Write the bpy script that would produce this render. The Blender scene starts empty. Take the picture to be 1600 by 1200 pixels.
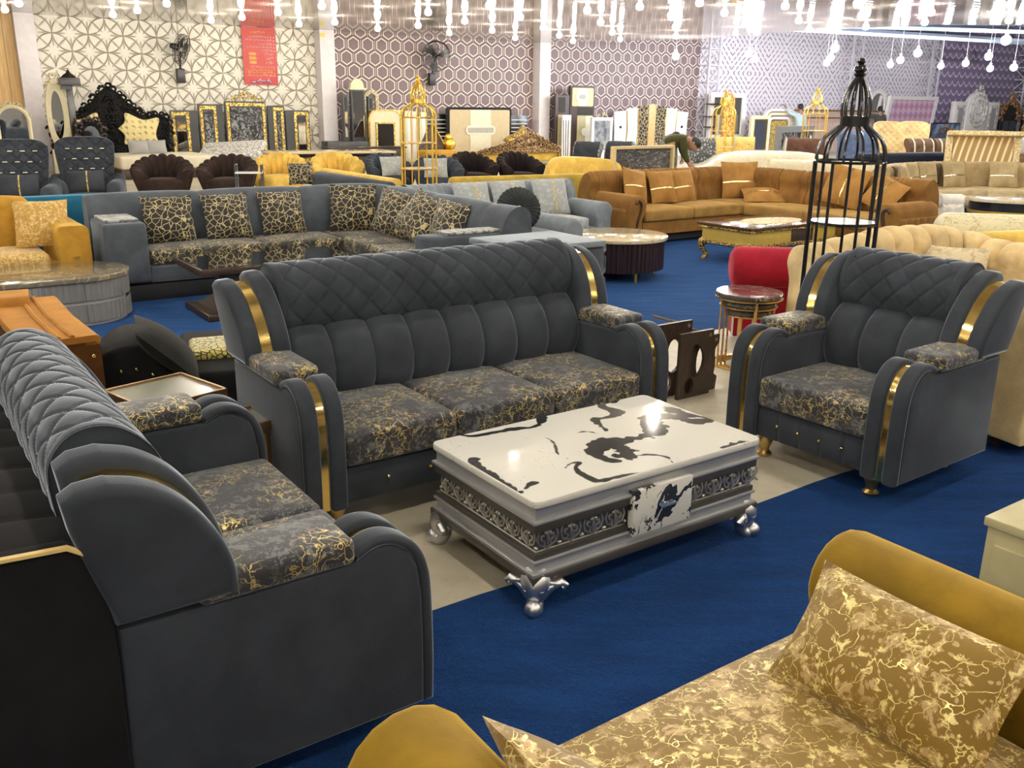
import bpy, bmesh, math, random
import numpy as np
from mathutils import Vector, Matrix
S = bpy.context.scene
C = S.collection
R = math.radians
rnd = random.Random(7)

# ------------------------------------------------------------------ camera, world, exposure
cam = bpy.data.objects.new('camera', bpy.data.cameras.new('camera'))
C.objects.link(cam)
cam.data.sensor_width = 36
cam.data.lens = 1420 * 36 / 1600
cam.data.clip_end = 200
_p, _r = R(17.03), R(0.66)
_f = Vector((0, math.cos(_p), -math.sin(_p))); _x = Vector((1, 0, 0)); _u = Vector((0, math.sin(_p), math.cos(_p)))
_u2 = _u * math.cos(_r) - _x * math.sin(_r); _x2 = _x * math.cos(_r) + _u * math.sin(_r)
cam.matrix_world = Matrix(((_x2.x, _u2.x, -_f.x, 0), (_x2.y, _u2.y, -_f.y, 0), (_x2.z, _u2.z, -_f.z, 1.62), (0, 0, 0, 1)))
S.camera = cam
S.view_settings.view_transform = 'Standard'
S.view_settings.look = 'None'
S.view_settings.gamma = 1
S.view_settings.exposure = 0.0
wd = bpy.data.worlds.new('world'); S.world = wd; wd.use_nodes = True
wd.node_tree.nodes['Background'].inputs[0].default_value = (0.95, 0.93, 1.0, 1)
wd.node_tree.nodes['Background'].inputs[1].default_value = 0.10
BULB = 200.0

# ------------------------------------------------------------------ node materials
class NT:
    """small helper around a node tree: every call adds a node and returns an output socket"""
    def __init__(s, name):
        s.m = bpy.data.materials.new(name); s.m.use_nodes = True
        s.t = s.m.node_tree; s.b = s.t.nodes['Principled BSDF']
        s._co = None
    def put(s, sock, v):
        if hasattr(v, 'is_output'): s.t.links.new(v, sock)
        elif isinstance(v, (tuple, list)) and sock.type == 'RGBA' and len(v) == 3: sock.default_value = (*v, 1)
        else: sock.default_value = v
    def n(s, typ, out=0, props=None, **ins):
        nd = s.t.nodes.new('ShaderNode' + typ)
        for k, v in (props or {}).items(): setattr(nd, k, v)
        for k, v in ins.items():
            k = int(k[1:]) if k[0] == 'i' and k[1:].isdigit() else k.replace('_', ' ')
            s.put(nd.inputs[k], v)
        return nd.outputs[out]
    def co(s, kind='Object'):
        return s.n('TexCoord', kind)
    def map(s, v, scale=(1, 1, 1), rot=(0, 0, 0), loc=(0, 0, 0)):
        return s.n('Mapping', Vector=v, Scale=scale, Rotation=rot, Location=loc)
    def m1(s, op, a, b=0.0, c=0.0):
        return s.n('Math', props={'operation': op}, i0=a, i1=b, i2=c)
    def noise(s, v, scale, detail=3, rough=.5, dist=0.0, out='Fac'):
        return s.n('TexNoise', out, Vector=v, Scale=scale, Detail=detail, Roughness=rough, Distortion=dist)
    def vor(s, v, scale, feature='F1', out='Distance', rand=1.0):
        return s.n('TexVoronoi', out, props={'feature': feature}, Vector=v, Scale=scale, Randomness=rand)
    def step(s, v, lo, hi):
        return s.n('MapRange', props={'interpolation_type': 'SMOOTHSTEP'}, Value=v, i1=lo, i2=hi, i3=0.0, i4=1.0)
    def mix(s, f, a, b):
        nd = s.t.nodes.new('ShaderNodeMix'); nd.data_type = 'RGBA'
        s.put(nd.inputs[0], f); s.put(nd.inputs[6], a); s.put(nd.inputs[7], b)
        return nd.outputs[2]
    def sep(s, v):
        nd = s.t.nodes.new('ShaderNodeSeparateXYZ'); s.t.links.new(v, nd.inputs[0]); return nd.outputs[0], nd.outputs[1], nd.outputs[2]
    def comb(s, x, y, z=0.0):
        return s.n('CombineXYZ', i0=x, i1=y, i2=z)
    def warp(s, v, amt, scale):
        c = s.n('TexNoise', 'Color', Vector=v, Scale=scale, Detail=3.0)
        d = s.n('VectorMath', props={'operation': 'SUBTRACT'}, i0=c, i1=(.5, .5, .5))
        d = s.n('VectorMath', props={'operation': 'SCALE'}, i0=d, Scale=amt)
        return s.n('VectorMath', props={'operation': 'ADD'}, i0=v, i1=d)
    def bump(s, h, strength=.3, dist=.01):
        s.put(s.b.inputs['Normal'], s.n('Bump', Height=h, Strength=strength, Distance=dist))
    def set(s, **k):
        for a, v in k.items(): s.put(s.b.inputs[a.replace('_', ' ')], v)
        return s.m

MATS = {}
def plain(name, col, rough=.6, metal=0.0, coat=0.0, spec=.5):
    if name not in MATS:
        t = NT(name)
        f = t.noise(t.co(), 9, 4)
        c = t.mix(t.step(f, .35, .7), tuple(x * .96 for x in col), tuple(min(1, x * 1.04) for x in col))
        MATS[name] = t.set(Base_Color=c, Roughness=rough, Metallic=metal, Coat_Weight=coat, Specular_IOR_Level=spec)
    return MATS[name]
def velvet(name, col, sheen=.5, tint=None, rough=.85):
    """pile fabric: brushed patches, soft sheen"""
    if name not in MATS:
        t = NT(name); v = t.co()
        f = t.noise(t.warp(v, .25, 3), 5, 5, .6)
        g = t.noise(v, 160, 2)
        c = t.mix(t.step(f, .3, .72), tuple(x * .78 for x in col), tuple(min(1, x * 1.2) for x in col))
        t.bump(t.m1('ADD', g, t.m1('MULTIPLY', f, 2.0)), .12, .004)
        MATS[name] = t.set(Base_Color=c, Roughness=rough, Sheen_Weight=min(1, sheen * 1.6), Sheen_Roughness=.32, Sheen_Tint=tint or tuple(min(1, x * 2 + .15) for x in col), Specular_IOR_Level=.12)
    return MATS[name]
def metal(name, col, rough=.2):
    if name not in MATS:
        t = NT(name); f = t.noise(t.co(), 30, 3)
        MATS[name] = t.set(Base_Color=col, Metallic=1.0, Roughness=t.m1('MULTIPLY_ADD', f, .12, rough - .05))
    return MATS[name]
def fleck(name, base, blot, vein, sc=1.0, vein_amt=.5, vein_metal=.6, rough=.6, vw=.03, sheen=.2):
    """printed fabric: paint-like blots over a ground, thin metallic crackle veins in drifts"""
    if name not in MATS:
        t = NT(name); v = t.co(); w = t.warp(v, .10, 6 * sc)
        b1 = t.step(t.noise(w, 13 * sc, 6, .72), .515, .545)
        b2 = t.step(t.vor(w, 42 * sc), .30, .22)
        big = t.noise(v, 4.5 * sc, 3)
        blots = t.m1('MULTIPLY', t.m1('MAXIMUM', t.m1('MULTIPLY', b1, t.step(big, .30, .55)), t.m1('MULTIPLY', b2, t.step(big, .35, .6))), .9)
        e = t.vor(t.warp(v, .12, 9 * sc), 11 * sc, 'DISTANCE_TO_EDGE')
        vn = t.step(e, vw, vw * .45)
        drift = t.step(t.noise(v, 3.4 * sc, 2), 1 - vein_amt - .06, 1 - vein_amt + .06)
        f2 = t.step(t.noise(w, 26 * sc, 4, .7), .58, .62)
        vn = t.m1('MULTIPLY', t.m1('MAXIMUM', vn, t.m1('MULTIPLY', f2, .6)), drift)
        c = t.mix(blots, base, blot); c = t.mix(vn, c, vein)
        MATS[name] = t.set(Base_Color=c, Roughness=t.m1('MULTIPLY_ADD', vn, -.3, rough), Metallic=t.m1('MULTIPLY', vn, vein_metal), Sheen_Weight=sheen, Specular_IOR_Level=.3)
    return MATS[name]
def crackle(name, base, vein, sc=9, w=.06, rough=.5):
    if name not in MATS:
        t = NT(name); v = t.co()
        e = t.vor(t.warp(v, .06, 8), sc, 'DISTANCE_TO_EDGE')
        vn = t.step(e, w, w * .5)
        MATS[name] = t.set(Base_Color=t.mix(vn, base, vein), Roughness=rough, Sheen_Weight=.2, Specular_IOR_Level=.3)
    return MATS[name]
def marble(name, a, b, vein, sc=3, lo=.47, hi=.53, rough=.12, dist=2.0, speck=0.0):
    if name not in MATS:
        t = NT(name); v = t.co()
        f = t.noise(v, sc, 7, .6, dist)
        c = t.mix(f, a, b)
        n2 = t.noise(t.warp(v, .5, 2.2), sc * .8, 5, .55, 1.2)
        r = t.m1('ABSOLUTE', t.m1('SUBTRACT', n2, .5))
        c = t.mix(t.step(r, hi - .5, lo - .47), c, vein)
        MATS[name] = t.set(Base_Color=c, Roughness=rough, Coat_Weight=.3, Coat_Roughness=.05)
    return MATS[name]
def swirl_marble(name, sc=1.0, seed=0.0, rough=.07, wid=.075):
    """white marble print with black ink swirls, frayed edges and specks"""
    if name not in MATS:
        t = NT(name); v = t.map(t.co(), loc=(seed, seed * .7, 0))
        w = t.warp(t.warp(v, .45, 1.5 * sc), .14, 5 * sc)
        n = t.noise(w, 2.2 * sc, 3, .45, .8)
        ridge = t.m1('ABSOLUTE', t.m1('SUBTRACT', n, .5))
        width = t.m1('MULTIPLY', t.step(t.noise(v, 2.3 * sc, 2), .44, .66), wid)
        fray = t.m1('MULTIPLY', t.m1('SUBTRACT', t.noise(v, 34 * sc, 4, .8), .5), .045)
        ink = t.step(t.m1('SUBTRACT', t.m1('ADD', width, t.m1('MULTIPLY', fray, t.step(width, .004, .04))), ridge), -.002, .004)
        sp = t.m1('MULTIPLY', t.step(t.noise(v, 60 * sc, 3, .7), .66, .70), t.step(t.noise(v, 3 * sc, 2), .5, .62))
        ink = t.m1('MAXIMUM', ink, t.m1('MULTIPLY', sp, .8))
        base = t.mix(t.noise(v, 2.5 * sc, 5), (.72, .70, .63), (.60, .59, .545))
        c = t.mix(ink, base, (.025, .027, .03))
        MATS[name] = t.set(Base_Color=c, Roughness=rough, Coat_Weight=.5, Coat_Roughness=.03)
    return MATS[name]
def wood(name, a, b, sc=1.0, rough=.35, axis=(1, 8, 8)):
    if name not in MATS:
        t = NT(name); v = t.map(t.co(), scale=tuple(x * sc for x in axis))
        f = t.noise(t.warp(v, .3, 1.5), 5, 6, .65)
        t.bump(f, .08, .003)
        MATS[name] = t.set(Base_Color=t.mix(t.step(f, .3, .7), a, b), Roughness=rough)
    return MATS[name]
def carved(name, a, b, sc=30, rough=.4, metal=0.0):
    """carved or gilded ornament: worm-like relief, lighter on the ridges of the paint"""
    if name not in MATS:
        t = NT(name); v = t.co()
        e = t.vor(t.warp(v, .05, 14), sc, 'SMOOTH_F1')
        t.bump(e, .9, .02)
        MATS[name] = t.set(Base_Color=t.mix(t.step(e, .25, .6), a, b), Roughness=rough, Metallic=metal)
    return MATS[name]
def emit(name, col, power):
    if name not in MATS:
        t = NT(name)
        MATS[name] = t.set(Base_Color=(.9, .9, .9), Emission_Color=col, Emission_Strength=power)
    return MATS[name]

# ------------------------------------------------------------------ mesh building
class MB:
    def __init__(s): s.v, s.f = [], []
    def add(s, vs, fs):
        o = len(s.v); s.v += [tuple(map(float, p)) for p in vs]; s.f += [tuple(i + o for i in f) for f in fs]; return s
    def bm(s, b, M=None):
        b.verts.index_update()
        s.add([(M @ v.co if M else v.co) for v in b.verts], [[v.index for v in f.verts] for f in b.faces]); b.free(); return s
    def box(s, c, size, bev=0.0, seg=3, rz=0.0, rx=0.0, ry=0.0, taper=None):
        b = bmesh.new(); bmesh.ops.create_cube(b, size=1)
        for v in b.verts:
            k = (taper if (taper and v.co.z > 0) else 1)
            v.co = Vector((v.co.x * size[0] * k, v.co.y * size[1] * k, v.co.z * size[2]))
        if bev: bmesh.ops.bevel(b, geom=b.edges[:], offset=min(bev, min(size) * .49), segments=seg, profile=.5, affect='EDGES')
        M = Matrix.Translation(c) @ Matrix.Rotation(rz, 4, 'Z') @ Matrix.Rotation(ry, 4, 'Y') @ Matrix.Rotation(rx, 4, 'X')
        return s.bm(b, M)
    def cushion(s, c, size, bev=.04, crown=.02, n=10, rz=0.0, rx=0.0, ry=0.0):
        """box with rounded edges and a crowned top"""
        b = bmesh.new(); bmesh.ops.create_cube(b, size=1)
        for v in b.verts: v.co = Vector((v.co.x * size[0], v.co.y * size[1], v.co.z * size[2]))
        bmesh.ops.bevel(b, geom=b.edges[:], offset=bev, segments=3, profile=.5, affect='EDGES')
        bmesh.ops.subdivide_edges(b, edges=[e for e in b.edges if e.calc_length() > min(size[0], size[1]) * .4], cuts=5, use_grid_fill=True)
        for v in b.verts:
            if v.co.z > 0:
                k = (1 - (2 * v.co.x / size[0]) ** 2) * (1 - (2 * v.co.y / size[1]) ** 2)
                v.co.z += crown * max(0, k)
        M = Matrix.Translation(c) @ Matrix.Rotation(rz, 4, 'Z') @ Matrix.Rotation(ry, 4, 'Y') @ Matrix.Rotation(rx, 4, 'X')
        return s.bm(b, M)
    def prism(s, poly, a, b_, plane='yz', bev=0.0, seg=3, M=None):
        """closed outline extruded between a and b_ along the axis that the plane leaves out"""
        b = bmesh.new()
        def pt(p, k): return {'yz': (k, p[0], p[1]), 'xz': (p[0], k, p[1]), 'xy': (p[0], p[1], k)}[plane]
        v0 = [b.verts.new(pt(p, a)) for p in poly]; v1 = [b.verts.new(pt(p, b_)) for p in poly]
        f0 = b.faces.new(v0); f1 = b.faces.new(v1[::-1])
        n = len(poly)
        for i in range(n): b.faces.new((v0[(i + 1) % n], v0[i], v1[i], v1[(i + 1) % n]))
        bmesh.ops.recalc_face_normals(b, faces=b.faces[:])
        if bev:
            cap = [e for e in b.edges if (e.verts[0] in v0) == (e.verts[1] in v0)]
            bmesh.ops.bevel(b, geom=cap, offset=bev, segments=seg, profile=.5, affect='EDGES')
        bmesh.ops.triangulate(b, faces=[f for f in b.faces if len(f.verts) > 4])
        return s.bm(b, M)
    def tube(s, pts, r, n=8, closed=False, flat=1.0):
        pts = [Vector(p) for p in pts]; N = len(pts); rs = r if isinstance(r, (list, tuple)) else [r] * N
        vs, fs = [], []; up = Vector((0, 0, 1)); prev = None
        for i, p in enumerate(pts):
            if closed: t = pts[(i + 1) % N] - pts[i - 1]
            else: t = pts[min(i + 1, N - 1)] - pts[max(i - 1, 0)]
            t.normalize()
            a = prev if prev is not None else (Vector((1, 0, 0)) if abs(t.z) > .9 else up)
            x = (a - t * a.dot(t)); x = x.normalized() if x.length > 1e-6 else t.orthogonal().normalized()
            prev = x; y = t.cross(x)
            for k in range(n):
                q = 2 * math.pi * k / n
                vs.append(p + (x * math.cos(q) * flat + y * math.sin(q)) * rs[i])
        for i in range(N if closed else N - 1):
            j = (i + 1) % N
            for k in range(n): fs.append((i * n + k, i * n + (k + 1) % n, j * n + (k + 1) % n, j * n + k))
        if not closed: fs += [tuple(range(n))[::-1], tuple((N - 1) * n + k for k in range(n))]
        return s.add(vs, fs)
    def lathe(s, prof, n=20, at=(0, 0, 0), M=None, sx=1.0, sy=1.0):
        vs, fs = [], []; m = len(prof)
        for k in range(n):
            q = 2 * math.pi * k / n
            for r, z in prof:
                p = Vector((r * math.cos(q) * sx + at[0], r * math.sin(q) * sy + at[1], z + at[2])); vs.append(M @ p if M else p)
        for k in range(n):
            j = (k + 1) % n
            for i in range(m - 1): fs.append((k * m + i, j * m + i, j * m + i + 1, k * m + i + 1))
        fs.append(tuple(k * m for k in range(n))[::-1]); fs.append(tuple(k * m + m - 1 for k in range(n)))
        return s.add(vs, fs)
    def grid(s, P, cu=False, cv=False, caps=False):
        P = np.asarray(P, float); nu, nv = P.shape[:2]; fs = []
        for i in range(nu if cu else nu - 1):
            for j in range(nv if cv else nv - 1):
                i2, j2 = (i + 1) % nu, (j + 1) % nv
                fs.append((i * nv + j, i2 * nv + j, i2 * nv + j2, i * nv + j2))
        if caps and cv: fs += [tuple(range(nv))[::-1], tuple((nu - 1) * nv + k for k in range(nv))]
        return s.add(P.reshape(-1, 3).tolist(), fs)
    def ball(s, c, r, n=10, sc=(1, 1, 1)):
        prof = [(max(1e-4, r * math.sin(math.pi * i / n)), -r * math.cos(math.pi * i / n)) for i in range(n + 1)]
        M = Matrix.Translation(c) @ Matrix.Diagonal((*sc, 1))
        return s.lathe(prof, n + 2, M=M)
    def xf(s, M):
        s.v = [tuple(M @ Vector(p)) for p in s.v]; return s
    def build(s, name, m, parent=None, smooth=40, label=None):
        me = bpy.data.meshes.new(name); me.from_pydata(s.v, [], s.f)
        b = bmesh.new(); b.from_mesh(me); bmesh.ops.recalc_face_normals(b, faces=b.faces[:]); b.to_mesh(me); b.free()
        if smooth:
            me.polygons.foreach_set('use_smooth', [True] * len(me.polygons)); me.set_sharp_from_angle(angle=R(smooth))
        me.materials.append(m)
        o = bpy.data.objects.new(name, me); C.objects.link(o); o.parent = parent
        if label: o['label'] = label
        return o

def tag(o, label, cat, group=None, kind=None):
    o['label'] = label; o['category'] = cat
    if group: o['group'] = group
    if kind: o['kind'] = kind
    return o
def thing(name, label, cat, loc=(0, 0, 0), rz=0.0, group=None):
    o = bpy.data.objects.new(name, None); C.objects.link(o); o.empty_display_size = .1
    o.location = loc; o.rotation_euler = (0, 0, R(rz)); return tag(o, label, cat, group)
def struct(name, mb, m, smooth=30):
    o = mb.build(name, m, None, smooth); o['kind'] = 'structure'; return o
def dup(root, loc, rz, label=None, group=None, scale=None):
    r = root.copy(); C.objects.link(r); r.location = loc; r.rotation_euler = (0, 0, R(rz))
    if label: r['label'] = label
    if group: r['group'] = group
    if scale: r.scale = (scale,) * 3
    for ch in list(root.children):
        c = ch.copy(); C.objects.link(c); c.parent = r
        for g in list(ch.children):
            d = g.copy(); C.objects.link(d); d.parent = c
    return r
def curve(pts, n=6):
    """Catmull-Rom through 2-D or 3-D points"""
    P = [np.array(p, float) for p in pts]; P = [2 * P[0] - P[1]] + P + [2 * P[-1] - P[-2]]; out = []
    for i in range(1, len(P) - 2):
        for k in range(n):
            t = k / n
            out.append(.5 * (2 * P[i] + (P[i + 1] - P[i - 1]) * t + (2 * P[i - 1] - 5 * P[i] + 4 * P[i + 1] - P[i + 2]) * t ** 2 + (3 * P[i] - P[i - 1] - 3 * P[i + 1] + P[i + 2]) * t ** 3))
    out.append(P[-2]); return [tuple(float(x) for x in p) for p in out]
def resample(pts, n):
    P = np.array(pts, float); d = np.r_[0, np.cumsum(np.linalg.norm(np.diff(P, axis=0), axis=1))]
    t = np.linspace(0, d[-1], n); return np.stack([np.interp(t, d, P[:, k]) for k in range(P.shape[1])], 1), t
def normals2(P):
    T = np.gradient(P, axis=0); T /= np.linalg.norm(T, axis=1, keepdims=True) + 1e-9
    return np.stack([-T[:, 1], T[:, 0]], 1)
def sheet(x0, x1, prof, nx, nv, disp=None, thick=None):
    """surface swept along x from a (y,z) profile; disp(x, arc) pushes it along the profile's normal"""
    P, t = resample(prof, nv); N = normals2(P)
    X = np.linspace(x0, x1, nx); XX, TT = np.meshgrid(X, t, indexing='ij')
    D = disp(XX, TT) if disp else np.zeros_like(XX)
    return np.stack([XX, P[None, :, 0] + N[None, :, 0] * D, P[None, :, 1] + N[None, :, 1] * D], 2)
def groove(d, w): return np.exp(-(d / w) ** 2)
def quilt(px, pv, depth=.012, w=.07):
    """diamond quilting: grooves on both diagonals"""
    def f(X, T):
        a = X / px + T / pv; b = X / px - T / pv
        da = np.abs((a % 1) - .5); db = np.abs((b % 1) - .5)
        da = .5 - da; db = .5 - db
        return -depth * np.maximum(groove(da, w), groove(db, w)) + depth * .35 * np.sin(np.pi * (a % 1)) * np.sin(np.pi * (b % 1))
    return f
def channels(xs, depth=.02):
    xs = np.asarray(xs)
    def f(X, T):
        k = np.clip(np.searchsorted(xs, X) - 1, 0, len(xs) - 2)
        u = (X - xs[k]) / (xs[k + 1] - xs[k])
        return depth * (np.clip(4 * u * (1 - u), 0, 1) ** .45)
    return f
def pillow_mb(w, h, t, n=14, ear=.06):
    """square pillow standing in the xz plane, thickness along y, pulled corners"""
    mb = MB()
    for sgn in (1, -1):
        U = np.linspace(-1, 1, n); A, B = np.meshgrid(U, U, indexing='ij')
        k = (1 - A ** 2) * (1 - B ** 2); th = t / 2 * np.clip(k, 0, 1) ** .55
        sx = w / 2 * A * (1 - ear * (1 - B ** 2)); sz = h / 2 * B * (1 - ear * (1 - A ** 2))
        mb.grid(np.stack([sx, sgn * th, sz], 2))
    return mb
def pillow(label, m, loc, rz=0, lean=15, w=.42, h=.42, t=.15, roll=0, group=None, strip=None, name='throw_pillow', strip_axis='v'):
    """loc is the middle of the bottom edge"""
    a, b, c = R(lean), R(roll), R(rz)
    o = pillow_mb(w, h, t).build(name, m, None, 60); tag(o, label, 'pillow', group)
    M = Matrix.Rotation(c, 3, 'Z') @ Matrix.Rotation(-a, 3, 'X') @ Matrix.Rotation(b, 3, 'Y')
    zz = abs(math.cos(b)) * h / 2 + abs(math.sin(b)) * w / 2 * .9
    up = Matrix.Rotation(c, 3, 'Z') @ Matrix.Rotation(-a, 3, 'X') @ Vector((0, 0, zz))
    o.location = Vector(loc) + up; o.rotation_euler = M.to_euler()
    if strip:
        mb = MB(); n = 12
        for sgn in (1, -1):
            U = np.linspace(-.99, .99, n); V = np.linspace(-.035, .035, 3) + (.1 if strip_axis == 'v' else -.15)
            A, B = np.meshgrid(U, V, indexing='ij') if strip_axis == 'h' else np.meshgrid(V, U, indexing='ij')
            th = t / 2 * np.clip((1 - A ** 2) * (1 - B ** 2), 0, 1) ** .55 + .004
            mb.grid(np.stack([w / 2 * A * (1 - .06 * (1 - B ** 2)), sgn * th, h / 2 * B * (1 - .06 * (1 - A ** 2))], 2))
        mb.build('trim_strip', strip, o)
    return o
def hexa(c): return tuple(((int(c[i:i + 2], 16) / 255 + .055) / 1.055) ** 2.4 if int(c[i:i + 2], 16) > 10 else int(c[i:i + 2], 16) / 255 / 12.92 for i in (0, 2, 4))
# ------------------------------------------------------------------ the hall
WA, WU, WN = Vector((-11.1, 22.31, 0)), Vector((.831, .556, 0)), Vector((.556, -.831, 0))
WANG = math.degrees(math.atan2(.556, .831))
GA = 35.2                                                 # heading of most of the furniture
def wp(s, d=0.0, z=0.0):                                  # s metres along the back wall, d metres in front of it
    p = WA + WU * s + WN * d; return Vector((p.x, p.y, z))

def m_concrete():
    t = NT('concrete'); v = t.co()
    a = t.noise(v, .9, 6, .6); b = t.noise(v, 14, 6, .7)
    c = t.mix(t.step(a, .3, .7), (.36, .32, .235), (.56, .51, .39))
    c = t.mix(t.m1('MULTIPLY', t.step(b, .45, .75), .4), c, (.26, .235, .18))
    t.bump(b, .15, .01)
    return t.set(Base_Color=c, Roughness=t.m1('MULTIPLY_ADD', a, .3, .35))
def m_carpet(name, c1, c2):
    t = NT(name); v = t.co()
    f = t.noise(v, 150, 3, .8); g = t.noise(t.map(v, scale=(1, 5, 1)), 2.2, 5, .6); k = t.noise(v, 30, 4, .7)
    c = t.mix(t.step(g, .3, .75), c1, c2); c = t.mix(t.m1('MULTIPLY', t.step(f, .35, .7), .6), c, tuple(x * .45 for x in c1))
    t.bump(t.m1('ADD', f, t.m1('MULTIPLY', k, 1.5)), 1.0, .016)
    return t.set(Base_Color=c, Roughness=.95, Sheen_Weight=.10, Sheen_Tint=(.3, .5, 1, 1), Specular_IOR_Level=.1)
def m_hex():
    t = NT('hexagon_wallpaper'); x, y, z = t.sep(t.co())
    sx, sz = .43, .355
    def cell(ox, oz):
        u = t.m1('SUBTRACT', t.m1('FRACT', t.m1('ADD', t.m1('DIVIDE', x, sx), ox)), .5)
        w = t.m1('SUBTRACT', t.m1('FRACT', t.m1('ADD', t.m1('DIVIDE', z, sz * 2), oz)), .5)
        return t.m1('ABSOLUTE', t.m1('MULTIPLY', u, sx)), t.m1('ABSOLUTE', t.m1('MULTIPLY', w, sz * 2))
    def hd(a, b):                                          # pointy-top hexagon distance
        return t.m1('MAXIMUM', a, t.m1('ADD', t.m1('MULTIPLY', a, .5), t.m1('MULTIPLY', b, .82)))
    h = t.m1('MINIMUM', hd(*cell(0, 0)), hd(*cell(.5, .5)))
    def band(lo, hi): return t.m1('MULTIPLY', t.step(h, lo - .004, lo + .004), t.step(h, hi + .004, hi - .004))
    n = t.noise(t.co(), 25, 3)
    c = t.mix(n, (.115, .068, .070), (.165, .105, .11))
    c = t.mix(t.step(h, .122, .115), c, (.20, .14, .145))
    c = t.mix(band(.138, .168), c, (.78, .70, .62))
    c = t.mix(band(.199, .214), c, (.50, .36, .36))
    t.bump(band(.135, .17), .3, .01)
    return t.set(Base_Color=c, Roughness=.5)
def m_relief():
    t = NT('white_relief_wallpaper'); x, y, z = t.sep(t.co())
    p = .78
    def arcs(ox, oz, r):
        u = t.m1('SUBTRACT', t.m1('FRACT', t.m1('ADD', t.m1('DIVIDE', x, p), ox)), .5)
        w = t.m1('SUBTRACT', t.m1('FRACT', t.m1('ADD', t.m1('DIVIDE', z, p), oz)), .5)
        d = t.m1('SQRT', t.m1('ADD', t.m1('MULTIPLY', u, u), t.m1('MULTIPLY', w, w)))
        ang = t.m1('ARCTAN2', w, u)
        ring = t.step(t.m1('ABSOLUTE', t.m1('SUBTRACT', d, r)), .020, .006)
        petal = t.m1('MULTIPLY', t.step(t.m1('COSINE', t.m1('MULTIPLY', ang, 8.0)), .80, .97), t.m1('MULTIPLY', t.step(d, .12, .18), t.step(d, .40, .33)))
        return t.m1('MAXIMUM', ring, t.m1('MULTIPLY', petal, .75))
    a = t.m1('MAXIMUM', arcs(0, 0, .5), arcs(.5, .5, .5))
    a = t.m1('MULTIPLY', a, t.step(t.noise(t.co(), 4.0, 3), .28, .45))
    t.bump(a, 1.0, .04)
    c = t.mix(a, (.80, .755, .655), (.40, .345, .26))
    return t.set(Base_Color=c, Roughness=.5)
def m_deco():
    t = NT('white_deco_wallpaper'); x, y, z = t.sep(t.co())
    def strokes(p, k):
        u = t.m1('PINGPONG', x, p); w = t.m1('PINGPONG', z, p)
        g = t.m1('FRACT', t.m1('MULTIPLY', t.m1('ADD', u, w), k))
        q = t.m1('FRACT', t.m1('MULTIPLY', t.m1('SUBTRACT', t.m1('MULTIPLY', u, 2.0), w), k * .5))
        return t.m1('MULTIPLY', t.step(t.m1('ABSOLUTE', t.m1('SUBTRACT', g, .5)), .20, .10), t.step(q, .2, .35))
    a = strokes(.95, 4.2)
    t.bump(a, .4, .02)
    return t.set(Base_Color=t.mix(a, (.80, .75, .80), (.32, .27, .34)), Roughness=.5)
def m_wave():
    t = NT('purple_wave_wallpaper'); x, y, z = t.sep(t.co())
    s = t.m1('MULTIPLY', t.m1('ABSOLUTE', t.m1('SINE', t.m1('MULTIPLY', x, 7.0))), .2)
    g = t.m1('FRACT', t.m1('MULTIPLY', t.m1('ADD', z, s), 2.6))
    a = t.step(t.m1('ABSOLUTE', t.m1('SUBTRACT', g, .5)), .13, .07)
    return t.set(Base_Color=t.mix(a, (.26, .20, .31), (.70, .62, .74)), Roughness=.5)
def m_ceiling():
    t = NT('glossy_ceiling_panels'); v = t.co(); x, y, z = t.sep(v)
    g = t.m1('FRACT', t.m1('MULTIPLY', y, 4.0))
    seam = t.step(t.m1('ABSOLUTE', t.m1('SUBTRACT', g, .5)), .46, .495)
    n = t.noise(t.map(v, scale=(.35, 2.2, 1)), 2.0, 4, .6)
    fine = t.noise(t.map(v, scale=(.15, 6, 1)), 3.0, 3)
    t.bump(t.m1('ADD', t.m1('ADD', t.m1('MULTIPLY', seam, -1.0), t.m1('MULTIPLY', n, .7)), t.m1('MULTIPLY', fine, .5)), .045, .03)
    c = t.mix(t.step(n, .3, .7), (.30, .265, .235), (.40, .36, .325)); c = t.mix(t.m1('MULTIPLY', seam, .85), c, (.09, .075, .065))
    return t.set(Base_Color=c, Roughness=.055, Specular_IOR_Level=.40)

struct('floor', MB().box((5, 20, -.1), (90, 90, .2)), m_concrete())
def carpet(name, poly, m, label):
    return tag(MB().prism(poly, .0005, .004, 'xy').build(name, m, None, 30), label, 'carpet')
u35, v35 = Vector((math.cos(R(35)), math.sin(R(35)), 0)), Vector((-math.sin(R(35)), math.cos(R(35)), 0))
e0 = Vector((-.263, 2.663, 0)); poly = []
for k in range(60):
    p = e0 + u35 * (-4.0 + k * .2) + v35 * (.008 * math.sin(k * 1.3) + .006 * math.sin(k * .37)); poly.append((p.x, p.y))
for p in (e0 + u35 * 7.8 - v35 * 7, e0 - u35 * 4 - v35 * 7): poly.append((p.x, p.y))
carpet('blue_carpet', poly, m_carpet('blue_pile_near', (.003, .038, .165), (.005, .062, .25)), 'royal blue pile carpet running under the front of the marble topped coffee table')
e1 = Vector((1.1, 6.45, 0)); poly = []
for p in (e1 - u35 * 14, e1 + u35 * 16, e1 + u35 * 16 + v35 * 6.2, e1 - u35 * 14 + v35 * 6.2): poly.append((p.x, p.y))
carpet('blue_carpet', poly, m_carpet('blue_pile_far', (.02, .085, .28), (.035, .125, .37)), 'blue carpet lying between the round table and the gold legged square table')

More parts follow.
